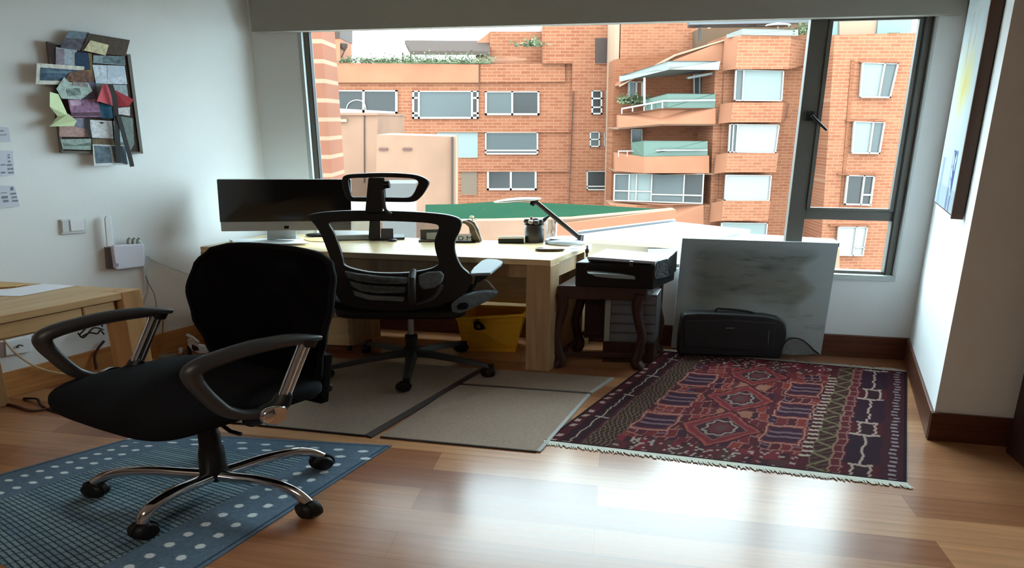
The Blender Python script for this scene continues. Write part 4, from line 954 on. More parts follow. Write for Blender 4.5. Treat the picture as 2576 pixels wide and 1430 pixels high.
mb = MB(); mb.prism([W(x, y, L2.y-.006) for x, y in ((1585, 658), (1594, 659), (1592, 671), (1584, 670))], V(0, .02, 0)); mb.build('button', mat('printer_button', (66, 70, 72), .3), pr, bevel=.001)
mb = MB(); mb.hexa([V(L2.x+.01, L2.y+.0, .63), V(L2.x+.11, L2.y+.06, .63), V(L3.x+.06, L3.y+.02, .63), V(L3.x-.0, L3.y, .63)], [V(L2.x-.03, L2.y-.0, .735), V(L2.x+.09, L2.y+.06, .755), V(L3.x+.06, L3.y+.03, .775), V(L3.x-.03, L3.y, .765)])
mb.build('side_cover', mat('glossy_black', (22, 22, 24), .12, bump=.6, bscale=60), pr, bevel=.008, seg=3)
# grey plastic drawer unit standing behind the stool
cu_ = root('plastic_drawers', SP(.25, .26, 0), 'grey translucent plastic drawer unit standing behind the stool legs', 'drawer unit')
d0 = 4.02
gx0, gx1 = W(1512, 860, d0), W(1645, 868, d0-.03); gx0.z = gx1.z = .125+.02
gx0 = V(gx0.x, gx0.y-.09, .145); gx1 = V(gx1.x-.02, gx1.y-.09, .145); bk_ = V(.07, .17, 0)
MB().prism([gx0, gx1, gx1+bk_, gx0+bk_], Z*.34).build('body', mat('smoky_plastic', (72, 72, 76), .35), cu_, bevel=.006)
for k in range(5):
    MB().prism([gx0+Z*(.01+.066*k)+V(.045, -.006, 0), gx1+Z*(.01+.066*k)+V(-.008, -.006, 0), gx1+Z*(.01+.066*k)+V(-.008, .01, 0), gx0+Z*(.01+.066*k)+V(.045, .01, 0)], Z*.052).build('drawer', mat('grey_drawer', (96, 98, 104), .35) if k == 0 else bpy.data.materials['grey_drawer'], cu_, bevel=.004)
MB().prism([gx0+V(.005, -.008, .01), gx0+V(.04, -.008, .01), gx0+V(.04, .01, .01), gx0+V(.005, .01, .01)], Z*.31).build('side_rail', mat('pale_rail', (150, 158, 148), .5), cu_)
MB().prism([V(p.x, p.y, .0) for p in (gx0, gx1, gx1+bk_, gx0+bk_)], Z*.145).build('foot_box', M['darkwood'], cu_)

# ------------------------------------------------------------------ leaning canvas, briefcase, grey bag
def canvas_mat():
    m = bpy.data.materials.new('grey_canvas'); m.use_nodes = True; nt = m.node_tree; b = nt.nodes['Principled BSDF']
    at = nt.nodes.new('ShaderNodeAttribute'); at.attribute_name = 'pattern'; nt.links.new(at.outputs['Color'], b.inputs['Base Color'])
    b.inputs['Roughness'].default_value = .9; b.inputs['Specular IOR Level'].default_value = .15; return m
def fbm(x, y, s=0, o=5):
    def vn(x, y, s):
        i, j = math.floor(x), math.floor(y); fx, fy = x-i, y-j; fx = fx*fx*(3-2*fx); fy = fy*fy*(3-2*fy)
        return (hsh(i, j, s)*(1-fx)+hsh(i+1, j, s)*fx)*(1-fy)+(hsh(i, j+1, s)*(1-fx)+hsh(i+1, j+1, s)*fx)*fy
    t = 0; a = .5
    for k in range(o): t += a*vn(x, y, s+k); x *= 2.03; y *= 2.03; a *= .5
    return t
def painted(name, P, thick, nx, ny, colour, m, parent=None, gain=1.0):
    """P = TL TR BR BL face corners; thick = vector to the back"""
    vs = []; cols = []
    for j in range(ny+1):
        for i in range(nx+1):
            u, v = i/nx, j/ny; vs.append((P[0]*(1-u)+P[1]*u)*(1-v)+(P[3]*(1-u)+P[2]*u)*v); cols.append(tuple(q*gain for q in colour(u, v)))
    fs = [(j*(nx+1)+i, (j+1)*(nx+1)+i, (j+1)*(nx+1)+i+1, j*(nx+1)+i+1) for j in range(ny) for i in range(nx)]
    rim = [i for i in range(nx+1)]+[j*(nx+1)+nx for j in range(1, ny+1)]+[ny*(nx+1)+i for i in range(nx-1, -1, -1)]+[j*(nx+1) for j in range(ny-1, 0, -1)]
    n = len(vs)
    for k in rim: vs.append(vs[k]+thick); cols.append(cols[k])
    r_ = len(rim)
    for a in range(r_): b = (a+1) % r_; fs.append((rim[a], rim[b], n+b, n+a))
    fs.append(tuple(n+a for a in range(r_)))
    loc = LOC[parent.name] if parent else V(sum(p.x for p in P)/4, sum(p.y for p in P)/4, min(p.z for p in P))
    me = bpy.data.meshes.new(name); me.from_pydata([tuple(p-loc) for p in vs], [], fs)
    at = me.color_attributes.new('pattern', 'FLOAT_COLOR', 'POINT'); arr = np.ones((len(vs), 4), np.float32); arr[:, :3] = [lin(k) for k in cols]
    at.data.foreach_set('color', arr.ravel()); me.materials.append(m)
    o = bpy.data.objects.new(name, me); COL.objects.link(o)
    if parent: o.parent = parent
    else: o.location = loc
    LOC[o.name] = loc; return o
M['canvas'] = canvas_mat()
def mixc(a, b, t): t = max(0, min(1, t)); return tuple(a[i]*(1-t)+b[i]*t for i in range(3))
def greycol(u, v):
    n = fbm(u*4, v*16, 1); n2 = fbm(u*9+3, v*30, 7); c = mixc((176, 182, 184), (190, 192, 190), v)
    m_ = min(1, max(0, (u-.05)*8))*min(1, max(0, (.87+.05*math.sin(v*19)-u)*12))*min(1, max(0, (v-.03)*9))*min(1, max(0, (.66+.06*math.sin(u*9)-v)*4.5))
    c = mixc(c, mixc((138, 146, 146), (156, 148, 130), v*1.4), m_*(.55+.9*n)); 
    n3 = fbm(u*5+2, v*9, 17, 4)
    c = mixc(c, (118, 124, 120), max(0, n3-.42)*2.2*m_); c = mixc(c, (96, 102, 96), max(0, n2-.56)*2.6*m_)
    if fbm(u*7, v*12, 13) > .62 and .45 < v < .62 and u < .45: c = mixc(c, (186, 178, 140), .5)
    if n2 > .64 and v > .6: c = mixc(c, (140, 140, 142), .35)
    return c
TL_, TR_ = W(1717, 600, 4.19), W(2110, 613, 4.03)
BRc, BLc = V(0, 0, 0), V(0, 0, 0)
BRc = W(2064, 897, 4.03); BRc.z = .012; BLc = W(1688, 886, 4.17); BLc.z = .012
tag(painted('leaning_canvas', (TL_, TR_, BRc, BLc), V(.003, .022, 0), 220, 170, greycol, M['canvas'], gain=.80), 'large grey abstract canvas leaning against the wall below the window', 'painting')
# briefcase
bc = root('briefcase', V(W(1845, 900, 3.94).x, 3.94, 0), 'black briefcase with handle standing in front of the leaning canvas', 'briefcase')
def BC(x, y, off=0.0):
    t_ = (x-1700)/280; dd = 4.02-.075*t_-off
    return W(x, y, dd)
outl = [(1706, 893), (1708, 850), (1716, 800), (1722, 791), (1760, 788), (1850, 791), (1930, 796), (1962, 803), (1976, 815), (1980, 830), (1979, 850), (1970, 890), (1962, 903)]
mb = MB(); f0 = []
for x, y in outl:
    p = BC(x, y); p.z = max(p.z, .012); f0.append(p)
mb.prism(f0, V(.006, .085, 0)); mb.build('case', mat('black_leather', (17, 17, 20), .55, bump=.15, bscale=200), bc, bevel=.014, seg=4)
mb = MB(); fl2 = [BC(x, y, .006) for x, y in ((1722, 806), (1850, 806), (1955, 815), (1945, 882), (1850, 882), (1722, 872))]
mb.prism(fl2, V(0, .012, 0)); mb.build('front_pocket', mat('black_leather_b', (20, 20, 24), .6), bc, bevel=.005, seg=3)
hp = spline([BC(1800, 790, -.04), BC(1803, 778, -.04), BC(1815, 777.5, -.04), BC(1850, 780, -.04), BC(1880, 784, -.04), BC(1896, 789, -.04), BC(1890, 793, -.04)], 5)
MB().tube(hp, .008, 8, flat=.8).build('handle', M['black'], bc, smooth=True)
MB().tube([BC(1826, 826, .012), BC(1848, 826, .012)], .0022, 6).build('name_plate', M['steel'], bc)
MB().tube([BC(1935, 832, .014), BC(1932, 866, .014)], .0018, 6).build('zip', M['steel'], bc)
# small grey fabric pouch
gb = MB(); prof = [(1964, 893), (1966, 876), (1976, 861), (1992, 853), (2012, 855), (2032, 868), (2048, 884), (2060, 893), (2030, 896), (1990, 897)]
pp = [W(x, y, 3.95-.03*(x-1964)/96) for x, y in prof]
for q in pp: q.z = max(q.z, .012)
g_ = root('grey_pouch', V(pp[4].x, 3.95, 0), 'small grey wedge shaped bag on the floor right of the briefcase', 'bag')
gb.prism(pp, V(0, .045, 0)); gb.build('body', mat('grey_wool', (104, 106, 104), .9, var=.15, vscale=60), g_, bevel=.012, seg=4)
gp = spline([q+V(0, -.002, .004) for q in pp[1:8]], 4); MB().tube(gp, .005, 6).build('piping', M['black'], g_, smooth=True)

# ------------------------------------------------------------------ painting on the right wall
def RPt(x, y, off): return PL(x, y, BR+RN*off, RN)
def sunny(u, v):
    a = fbm(u*3, v*3, 2); b = fbm(u*5+1, v*5, 9); c = mixc((172, 188, 194), (196, 204, 206), a)
    c = mixc(c, (198, 180, 92), max(0, 1-abs(v-.40-.1*a)*5)*max(0, 1-abs(u-.45)*2.2)*1.2*b*1.5)
    c = mixc(c, (176, 138, 104), max(0, (fbm(u*8, v*7, 5)-.56)*4)*.6 if .15 < v < .6 else 0)
    if v > .55: c = mixc(c, (150, 166, 190), (v-.55)*1.4*a*1.6)
    if v > .74 and (.60 < u < .82) and fbm(u*20, v*9, 3) > .36: c = (66, 78, 128)
    if v > .78 and .1 < u < .24: c = mixc(c, (120, 132, 160), .7)
    if v > .9: c = mixc(c, (134, 146, 152), .5)
    return c
o1 = .055
cBL, cBR = RPt(2349, 514, o1), RPt(2394, 530, o1)
zt_ = 2.32
along = (cBR-cBL); along.z = 0
cTL = V(cBL.x, cBL.y, zt_); cTR = V(cBR.x, cBR.y, zt_)
cBL.z = cBR.z = (cBL.z+cBR.z)/2
wp = root('wall_painting', V((cBL.x+cBR.x)/2, (cBL.y+cBR.y)/2, cBL.z), 'tall pale painting with yellow and blue strokes in a brown frame on the right wall', 'painting')
ad = along.normalized()
painted('canvas', (cTL, cTR, cBR, cBL), -RN*.02, 60, 140, sunny, M['canvas'], wp)
def slabf(a, b, z0, z1, o0, th):
    return MB().prism([a+Z*(z0-a.z), b+Z*(z0-b.z), b+Z*(z1-b.z), a+Z*(z1-a.z)], -RN*th)
mfr = MB(); fw_ = .018
for (a, b, z0, z1) in ((cBR, cBR+ad*fw_, cBL.z-.02, zt_+.02), (cBL-ad*fw_*.3, cBL, cBL.z-.004, zt_+.02), (cBL, cBR, cBL.z-.006, cBL.z), (cBL, cBR, zt_, zt_+.02)):
    mfr.prism([V(a.x, a.y, z0), V(b.x, b.y, z0), V(b.x, b.y, z1), V(a.x, a.y, z1)], -RN*.050)
mfr.build('frame', wood('frame_wood', (64, 38, 20), (82, 50, 28), .4, scale=(20, 20, 2)), wp)

# ------------------------------------------------------------------ left wall: pin board and everything on it
def LWp(x, y, off=0.0): return PL(x, y, BL+LN*off, LN)
def cxy(c): return (80+c[0]/3.667, 60+c[1]/3.667)
pb = root('pin_board', LWp(235, 245, .01), 'framed pin board covered in photographs and cards on the left wall', 'pin board')
mb = MB(); bp = [cxy(c) for c in ((150, 190), (870, 290), (985, 1185), (262, 1180))]
mb.prism([LWp(x, y, .004) for x, y in bp], LN*.028); mb.build('backing', mat('cork_dark', (58, 46, 38), .9), pb)
fr_ = MB()
def seg(c0, c1, c2, c3, off0, th): fr_.prism([LWp(*cxy(c), off0) for c in (c0, c1, c2, c3)], LN*th)
seg((858, 282), (888, 284), (1006, 1195), (980, 1195), .004, .036); seg((258, 1172), (1004, 1180), (1006, 1196), (262, 1192), .004, .036)
seg((125, 165), (160, 180), (275, 1190), (255, 1186), .004, .036); seg((125, 165), (870, 283), (870, 296), (128, 184), .004, .034)
fr_.build('frame', mat('grey_frame', (100, 96, 88), .5), pb)
def pin(name, c, rgb, off, label, cat, extra=None, var=0.25, th=.0015, vs=60, curl=0.0):
    pts = [LWp(*cxy(q), off) for q in c]
    if extra:
        r_ = root(name, sum(pts, V(0, 0, 0))/len(pts), label, cat); par = r_
        MB().prism(pts, LN*th).build('sheet', mat(name+'_tone', rgb, .7, var=var, vscale=vs), par)
        for (nm, c2, rgb2, v2) in extra:
            MB().prism([LWp(*cxy(q), off+th) for q in c2], LN*.0012).build(nm, mat(nm+'_ink', rgb2, .6, var=v2, vscale=35), par)
        return r_
    o = MB().prism(pts, LN*th).build(name, mat(name+'_tone', rgb, .7, var=var, vscale=vs))
    return tag(o, label, cat)
k_ = .040
pin('postcard', [(345, 62), (530, 80), (470, 255), (262, 215)], (116, 136, 152), k_, 'speckled blue grey postcard at the very top of the pin board', 'card', [('lower_print', [(318, 130), (512, 140), (470, 252), (270, 212)], (92, 88, 104), .6)])
pin('card', [(525, 88), (905, 150), (865, 300), (455, 250)], (78, 66, 56), k_+.006, 'dark brown card tilted at the top right of the pin board', 'card')
pin('note', [(540, 152), (710, 195), (680, 292), (478, 245)], (214, 208, 174), k_+.010, 'cream note pinned on the dark brown card', 'note')
pin('photograph', [(128, 168), (222, 190), (222, 370), (188, 370)], (56, 34, 36), k_, 'dark maroon strip of a photograph at the left top of the pin board', 'photo')
pin('photograph', [(222, 215), (415, 245), (408, 392), (220, 380)], (172, 186, 200), k_+.004, 'pale lilac photograph left of the navy card on the pin board', 'photo', [('shade', [(232, 225), (300, 236), (300, 380), (228, 376)], (150, 140, 156), .3)])
pin('card', [(405, 262), (520, 270), (540, 424), (405, 412)], (28, 58, 92), k_+.008, 'navy blue card in the upper middle of the pin board', 'card')
pin('photograph', [(520, 270), (552, 275), (568, 520), (480, 510), (482, 425), (536, 424)], (136, 112, 72), k_+.003, 'narrow ochre photograph below the navy card', 'photo')
pin('photograph', [(566, 290), (855, 302), (862, 382), (566, 362)], (140, 158, 168), k_+.003, 'blue grey banknote-like picture under the dark brown card', 'photo', [('print', [(655, 300), (852, 308), (856, 376), (655, 358)], (98, 120, 128), .7)])
pin('envelope', [(558, 378), (855, 388), (880, 558), (592, 552)], (206, 218, 232), k_+.006, 'white envelope in the right half of the pin board', 'envelope', [('flap', [(695, 385), (852, 390), (862, 468), (700, 520)], (190, 206, 224), .1)])
pin('postcard', [(46, 362), (484, 394), (482, 500), (300, 562), (36, 558)], (222, 222, 214), k_+.014, 'white bordered seascape postcard sticking out left of the pin board', 'card', [('picture', [(80, 402), (454, 430), (450, 495), (320, 528), (74, 522)], (70, 96, 122), .6), ('sky_band', [(84, 420), (400, 440), (360, 462), (84, 452)], (108, 142, 164), .3)])
pin('photograph', [(345, 450), (480, 425), (572, 470), (575, 530), (360, 560), (310, 520)], (114, 84, 70), k_+.018, 'brown rocky photograph in the middle of the pin board', 'photo', var=.5)
pin('photograph', [(480, 500), (590, 545), (605, 690), (450, 690), (440, 600)], (104, 100, 128), k_+.010, 'violet photograph behind the mint drawing', 'photo')
pin('drawing', [(298, 492), (345, 540), (520, 545), (560, 620), (450, 700), (275, 690), (225, 600)], (178, 200, 196), k_+.022, 'pale mint drawing with scribbles in the middle left of the pin board', 'drawing', [('scribble', [(320, 600), (440, 590), (455, 660), (330, 665)], (120, 140, 138), .7), ('scribble', [(380, 530), (520, 555), (515, 590), (370, 570)], (146, 142, 146), .5)])
pin('photograph', [(332, 700), (605, 690), (645, 862), (368, 862)], (150, 112, 146), k_+.012, 'purple photograph in the centre left of the pin board', 'photo', [('bright_band', [(350, 705), (450, 702), (455, 745), (358, 760)], (198, 170, 196), .2), ('lower_band', [(362, 820), (632, 815), (640, 850), (368, 852)], (92, 62, 84), .4)], var=.45)
pin('card', [(610, 728), (735, 742), (748, 872), (650, 872)], (24, 88, 116), k_+.010, 'teal blue card below the red folded card', 'card')
pin('drawing', [(590, 556), (875, 565), (890, 690), (770, 640), (600, 690)], (152, 166, 172), k_+.002, 'pale sketch behind the red folded card', 'drawing')
pin('note', [(758, 778), (905, 768), (905, 850), (790, 832)], (206, 206, 208), k_+.004, 'white printed note under the red folded card', 'note')
pin('picture', [(790, 850), (930, 870), (945, 1110), (905, 1180), (770, 1120), (750, 900)], (112, 124, 120), k_+.003, 'grey green oval picture at the lower right of the pin board', 'picture', [('bottle', [(790, 980), (860, 985), (880, 1100), (790, 1090)], (160, 186, 192), .4)])
pin('photograph', [(250, 882), (410, 868), (508, 872), (526, 1046), (254, 1042)], (176, 142, 138), k_+.006, 'sunset photograph with blue sky beside the pinned white note', 'photo', [('sky', [(405, 872), (505, 874), (516, 975), (400, 950)], (128, 132, 156), .2)])
pin('note', [(530, 885), (738, 897), (752, 1060), (550, 1050)], (212, 214, 220), k_+.010, 'white square note with a dark pin in the lower middle of the board', 'note', [('pin', [(618, 908), (648, 905), (672, 914), (640, 924)], (36, 38, 42), 0)])
pin('photograph', [(262, 1066), (545, 1060), (552, 1166), (284, 1156)], (146, 164, 158), k_+.006, 'green and white landscape photograph at the bottom left of the board', 'photo', [('hill', [(280, 1100), (400, 1120), (540, 1095), (545, 1125), (300, 1130)], (98, 118, 106), .4)])
pin('photograph', [(552, 1058), (750, 1062), (772, 1125), (560, 1114)], (112, 94, 74), k_+.004, 'dim brown photograph under the white square note', 'photo')
pin('photo_strip', [(558, 1112), (868, 1122), (890, 1300), (575, 1312)], (206, 212, 212), k_+.012, 'white strip with two slate blue photographs hanging below the pin board', 'photo', [('picture', [(575, 1122), (720, 1132), (742, 1282), (592, 1290)], (86, 102, 116), .5), ('picture', [(735, 1128), (860, 1128), (884, 1292), (766, 1280)], (78, 94, 108), .5)])
# folded paper things with real folds
def fold(name, quads, rgb, label, cat):
    mb = MB()
    for q in quads:
        mb.prism([LWp(*cxy(c[:2]), c[2]) for c in q], LN*.0016)
    return tag(mb.build(name, mat(name+'_paper', rgb, .75, var=.05, vscale=30)), label, cat)
fold('folded_note', [[(165, 628, .075), (245, 650, .06), (335, 850, .05), (238, 855, .045), (165, 765, .075)], [(238, 855, .045), (335, 830, .05), (415, 895, .075), (390, 945, .08), (160, 948, .085)]], (206, 222, 176), 'pale green folded note curling off the left edge of the pin board', 'note')
fold('folded_card', [[(655, 560, .085), (742, 560, .062), (775, 765, .062), (600, 712, .095)], [(742, 600, .062), (945, 700, .09), (890, 762, .085), (775, 768, .062)]], (190, 72, 84), 'red folded card in the right half of the pin board', 'card')
def strap(name, pts, wd, lab, rgb=(30, 24, 26)):
    P = spline([LWp(*cxy(c[:2]), c[2]) for c in pts], 8); mb = MB()
    for i in range(len(P)-1):
        t_ = (P[i+1]-P[i]).normalized(); s_ = t_.cross(LN).normalized()*wd
        mb.prism([P[i]-s_, P[i]+s_, P[i+1]+s_, P[i+1]-s_], LN*.002)
    return tag(mb.build(name, mat(name+'_black', rgb, .5)), lab, 'strap')
strap('lanyard', [(722, 556, .098), (760, 680, .098), (778, 850, .08), (790, 1050, .075), (800, 1285, .065)], .014, 'straight black lanyard hanging over the red folded card')
strap('lanyard', [(795, 842, .085), (830, 960, .08), (868, 1100, .08), (905, 1230, .075), (925, 1318, .07)], .013, 'slanting black lanyard with a metal tip at the lower right of the pin board')
strap('ribbon', [(518, 872, .056), (522, 950, .056), (540, 1052, .056)], .010, 'short black ribbon between the sunset photograph and the white note')

# papers at the left picture edge
def wallpaper_sheet(pts, lab, rows, seed):
    r_ = root('wall_calendar', LWp(*pts[3], .01), lab, 'calendar', 'printed sheets on the left wall')
    MB().prism([LWp(x, y, .006) for x, y in pts], LN*.0015).build('sheet', mat('calendar_sheet', (200, 206, 220), .8), r_)
    rnd = random.Random(seed); im = bpy.data.materials.get('calendar_ink') or mat('calendar_ink', (122, 130, 146), .8)
    mb = MB()
    for (x0_, x1_, y0_, y1_) in rows:
        mb.prism([LWp(x, y, .008) for x, y in ((x0_, y0_+1), (x1_-1, y0_), (x1_, y1_-1), (x0_, y1_))], LN*.0008)
    mb.build('printed_blocks', im, r_); return r_
wallpaper_sheet([(-70, 312), (21, 321), (27, 357), (-70, 362)], 'small white sheet, uppermost paper at the left edge of the photo', [(-60, 10, 328, 332), (0, 17, 338, 341)], 1)
wallpaper_sheet([(-70, 374), (32, 380), (36, 440), (-70, 452)], 'middle calendar sheet at the left edge with a grid of grey blocks', [(19, 25, 388, 392), (20, 26, 394, 399), (20, 27, 404, 409), (18, 31, 413, 418), (20, 26, 423, 428), (28, 34, 422, 428), (21, 35, 432, 437), (2, 14, 413, 417), (2, 14, 432, 437), (-20, -4, 395, 400), (-20, -4, 420, 425)], 2)
wallpaper_sheet([(-70, 466), (36, 468), (50, 519), (-70, 530)], 'lowest calendar sheet at the left edge, just above the wall switch height', [(27, 34, 470, 480), (27, 41, 485, 490), (30, 43, 494, 499), (31, 46, 503, 508), (2, 18, 484, 487), (4, 20, 493, 500), (8, 22, 503, 509), (-30, -8, 485, 490)], 3)
# switch
sw = root('light_switch', LWp(182, 570, .0), 'white light switch on the left wall above the oak table', 'switch')
MB().prism([LWp(x, y, .001) for x, y in ((150, 552), (214, 549), (216, 586), (153, 590))], LN*.010).build('plate', M['offwhite'], sw, bevel=.003)
MB().prism([LWp(x, y, .011) for x, y in ((175, 554), (210, 552), (212, 580), (178, 582))], LN*.006).build('rocker', M['white'], sw, bevel=.002)
MB().prism([LWp(x, y, .011) for x, y in ((155, 556), (170, 555), (172, 584), (157, 586))], LN*.004).build('rocker', M['offwhite'], sw, bevel=.002)
# router
ro = root('wifi_router', LWp(318, 645, .0), 'white wall mounted router box with one upright antenna', 'router')
MB().prism([LWp(x, y, .001) for x, y in ((262, 622), (350, 616), (352, 668), (266, 676))], LN*.03).build('bracket', mat('router_back', (110, 104, 104), .7), ro)
MB().prism([LWp(x, y, .03) for x, y in ((276, 620), (281, 616), (352, 612), (356, 616), (358, 664), (353, 669), (289, 677), (284, 673))], LN*.045).build('body', mat('router_white', (216, 216, 230), .4), ro, bevel=.008, seg=3)
MB().prism([LWp(x, y, .076) for x, y in ((286, 664), (298, 663), (298, 671), (287, 672))], LN*.0015).build('badge', mat('router_badge', (150, 140, 156), .5), ro)
MB().prism([LWp(x, y, .035) for x, y in ((261, 550), (265, 543), (274, 542), (277, 546), (285, 615), (279, 620), (267, 620))], LN*.016).build('antenna', M['white'], ro, bevel=.004, seg=3)
for k, x in enumerate((322, 334, 346)):
    mb = MB(); mb.tube([LWp(x, 614, .05), LWp(x, 604, .05), LWp(x+4, 600, .045)], .008, 8); mb.build('plug', mat('plug_grey', (130, 138, 126), .5), ro, smooth=True)
def cable(name, pts, r_, m, lab):
    o = MB().tube(spline(pts, 8), r_, 6).build(name, m, smooth=True); return tag(o, lab, 'cable')
M['wcable'] = mat('white_cable', (206, 210, 208), .5); M['ocable'] = mat('orange_cable', (176, 120, 60), .5); M['bcable'] = mat('brown_cable', (70, 42, 34), .5)
cable('router_cable', [LWp(346, 606, .04), LWp(355, 612, .035), LWp(359, 640, .03), LWp(362, 690, .012), LWp(365, 735, .010), LWp(356, 765, .010), LWp(358, 800, .010)], .009, M['wcable'], 'white cable hanging down from the router')
cable('thin_cable', [LWp(364, 690, .006), LWp(374, 715, .005), LWp(388, 742, .005), LWp(394, 780, .005)], .0018, M['gwall'], 'very thin grey cable beside the router cable')
cable('desk_cable', [LWp(370, 645, .010), LWp(385, 655, .012), LWp(420, 670, .015), LWp(455, 683, .018), LWp(497, 699, .02)], .0045, M['wcable'], 'thin pale cable running along the wall from the router to the desk')
sk = root('wall_socket', LWp(385, 800, 0), 'small white socket on the left wall between the table leg and desk', 'socket')
MB().prism([LWp(x, y, .001) for x, y in ((372, 792), (392, 786), (396, 818), (378, 824))], LN*.012).build('plate', M['offwhite'], sk, bevel=.003)
so = root('wall_socket', LWp(42, 870, 0), 'white rounded wall socket with a hanging hook under the oak table', 'socket')
MB().prism([LWp(x, y, .001) for x, y in ((10, 858), (66, 846), (76, 850), (79, 862), (78, 880), (72, 885), (12, 895))], LN*.020).build('plate', M['white'], so, bevel=.006, seg=3)
MB().tube(spline([LWp(42, 876, .03), LWp(46, 870, .035), LWp(52, 869, .035), LWp(58, 871, .03)], 4), .004, 6).build('hook', M['gwall'], so, smooth=True)
MB().prism([LWp(x, y, .001) for x, y in ((-6, 862), (9, 860), (12, 894), (-4, 897))], LN*.014).build('side_plate', mat('socket_pink', (150, 124, 122), .6), so)
for k, (x, y, lab) in enumerate(((101, 845, 'grey cable clip on the wall right of the hooked socket'), (191, 820, 'grey cable clip on the wall near the cable tangle'))):
    mb = MB(); mb.tube([LWp(x-1, y+9, .008), LWp(x, y, .010), LWp(x+1, y-8, .008)], .008, 8); tag(mb.build('cable_clip', M['gwall'], smooth=True), lab, 'clip')
cable('power_cable', [LWp(3, 846, .10), LWp(30, 880, .08), LWp(60, 906, .06), LWp(95, 925, .05), LWp(140, 938, .04), LWp(190, 943, .035), LWp(215, 940, .035)], .0055, mat('cream_cable', (186, 164, 130), .5), 'cream cable sagging across the wall under the oak table')
for k, (a, lab) in enumerate((([(200, 843, .05), (222, 822, .07), (250, 815, .06), (258, 822, .05)], 'upper dark cable of the tangle under the oak table'),
                              ([(196, 838, .04), (210, 850, .05), (235, 826, .06), (260, 830, .05)], 'looping dark cable of the tangle under the oak table'),
                              ([(205, 848, .03), (225, 838, .04), (245, 840, .04), (252, 832, .04), (262, 842, .04)], 'lower dark cable of the tangle under the oak table'),
                              ([(262, 858, .03), (245, 880, .035), (238, 900, .04), (243, 930, .05)], 'brown cable curving down beside the oak table leg'))):
    cable('tangled_cable', [LWp(*q) for q in a], .0045 if k < 3 else .009, M['black'] if k < 3 else M['bcable'], lab)
cable('floor_cable', [G(-60, 1005, .006), G(30, 1020, .006), G(80, 1034, .006), G(130, 1026, .006), G(170, 1010, .006), G(200, 1000, .006)], .008, M['bcable'], 'brown cable lying on the floor left of the front chair')
cable('floor_cable', [G(60, 1003, .006), G(92, 1004, .02), G(100, 1016, .008), G(115, 1028, .006), G(150, 1040, .006)], .0065, M['black'], 'black cable loop on the floor by the front chair seat')
cable('orange_cable', [G(380, 892, .02), G(398, 890, .02), G(402, 880, .05), LWp(408, 850, .05), LWp(410, 810, .02), LWp(409, 792, .015)], .005, M['ocable'], 'orange cable rising along the skirting left of the desk')
cable('loop_cable', [G(470, 916, .008), G(448, 911, .01), G(435, 903, .012), G(440, 896, .02), G(455, 893, .02), G(478, 892, .01)], .010, mat('pink_cable', (150, 108, 104), .5), 'thick pinkish loop on the floor in the left corner under the desk')
ad_ = MB(); ad_.sell(G(420, 902, .03)+V(0, 0, .0), (.055, .035, .028), .5, .5, 20, 10); tag(ad_.build('power_adapter', mat('grey_adapter', (118, 112, 98), .6), smooth=True), 'grey rounded power adapter on the floor left of the desk', 'adapter')
pl2 = MB(); pl2.sell(G(455, 882, .07), (.016, .013, .02), .7, .7, 14, 8); pl2.tube([G(455, 882, .06), G(450, 890, .012)], .006, 6); tag(pl2.build('plug', M['offwhite'], smooth=True), 'small white plug by the skirting in the left corner', 'plug')
ws = root('white_bracket', G(490, 905), 'white plastic scooped bracket on the floor in the left corner under the desk', 'bracket')
bz = 3.92
mb = MB(); op = [(470, 856), (484, 853), (497, 868), (512, 872), (520, 890), (500, 890), (482, 882), (472, 870)]
mb.prism([W(x, y, bz) for x, y in op], V(0, .03, 0)); mb.build('scoop', M['offwhite'], ws, bevel=.005, seg=3)
MB().prism([W(x, y, bz-.006) for x, y in ((483, 868), (496, 874), (500, 882), (488, 884), (482, 877))], V(0, .01, 0)).build('opening', M['black'], ws)
MB().tube([W(470, 842, bz), W(485, 850, bz), W(500, 862, bz)], .010, 8).build('strap', M['offwhite'], ws, smooth=True)
MB().tube([W(474, 870, bz+.01), V(W(474, 870, bz).x, bz+.01, 0)], .012, 8).build('foot', M['black'], ws)
rb_ = MB().prism([G(452, 912), G(520, 916), G(516, 893), G(466, 893)], Z*.035); tag(rb_.build('wooden_tray', wood('red_tray', (96, 48, 34), (120, 62, 42), .5), bevel=.004), 'reddish wooden tray on the floor in the left corner under the desk', 'tray')

# ------------------------------------------------------------------ front task chair (chrome star base)
KX = 1.6                                     # the chair is broad across the room
hub = V(-1.30, 2.385, 0); fv = V(-.58, -.81, 0).normalized(); rv = V(.81, -.58, 0).normalized()
def T1(q):   # local: x = sitter's side towards the window view (right), y = forward, z = up
    return V(hub.x+KX*(q[1]*fv.x+q[0]*rv.x), hub.y+q[1]*fv.y+q[0]*rv.y, q[2])
tc = root('task_chair', hub, 'black mesh task chair with chrome five-star base standing on the blue rug', 'chair')
def caster(par, T, x, y, zc=.028, r=.027, m=None, wd=.021, dirn=0.0):
    m = m or M['black']; mb = MB(); c, s = math.cos(dirn), math.sin(dirn)
    for sg in (-1, 1):
        a = V(x+c*sg*.006, y+s*sg*.006, zc); b = V(x+c*sg*wd, y+s*sg*wd, zc)
        mb.tube([a, a*.5+b*.5, b], [r, r, r*.86], 20, fn=T)
    mb.tube([V(x-c*.009, y-s*.009, zc+.003), V(x+c*.009, y+s*.009, zc+.003)], r*1.12, 20, fn=T)
    o = mb.build('caster', m, par, smooth=True)
    return o
zf = .006
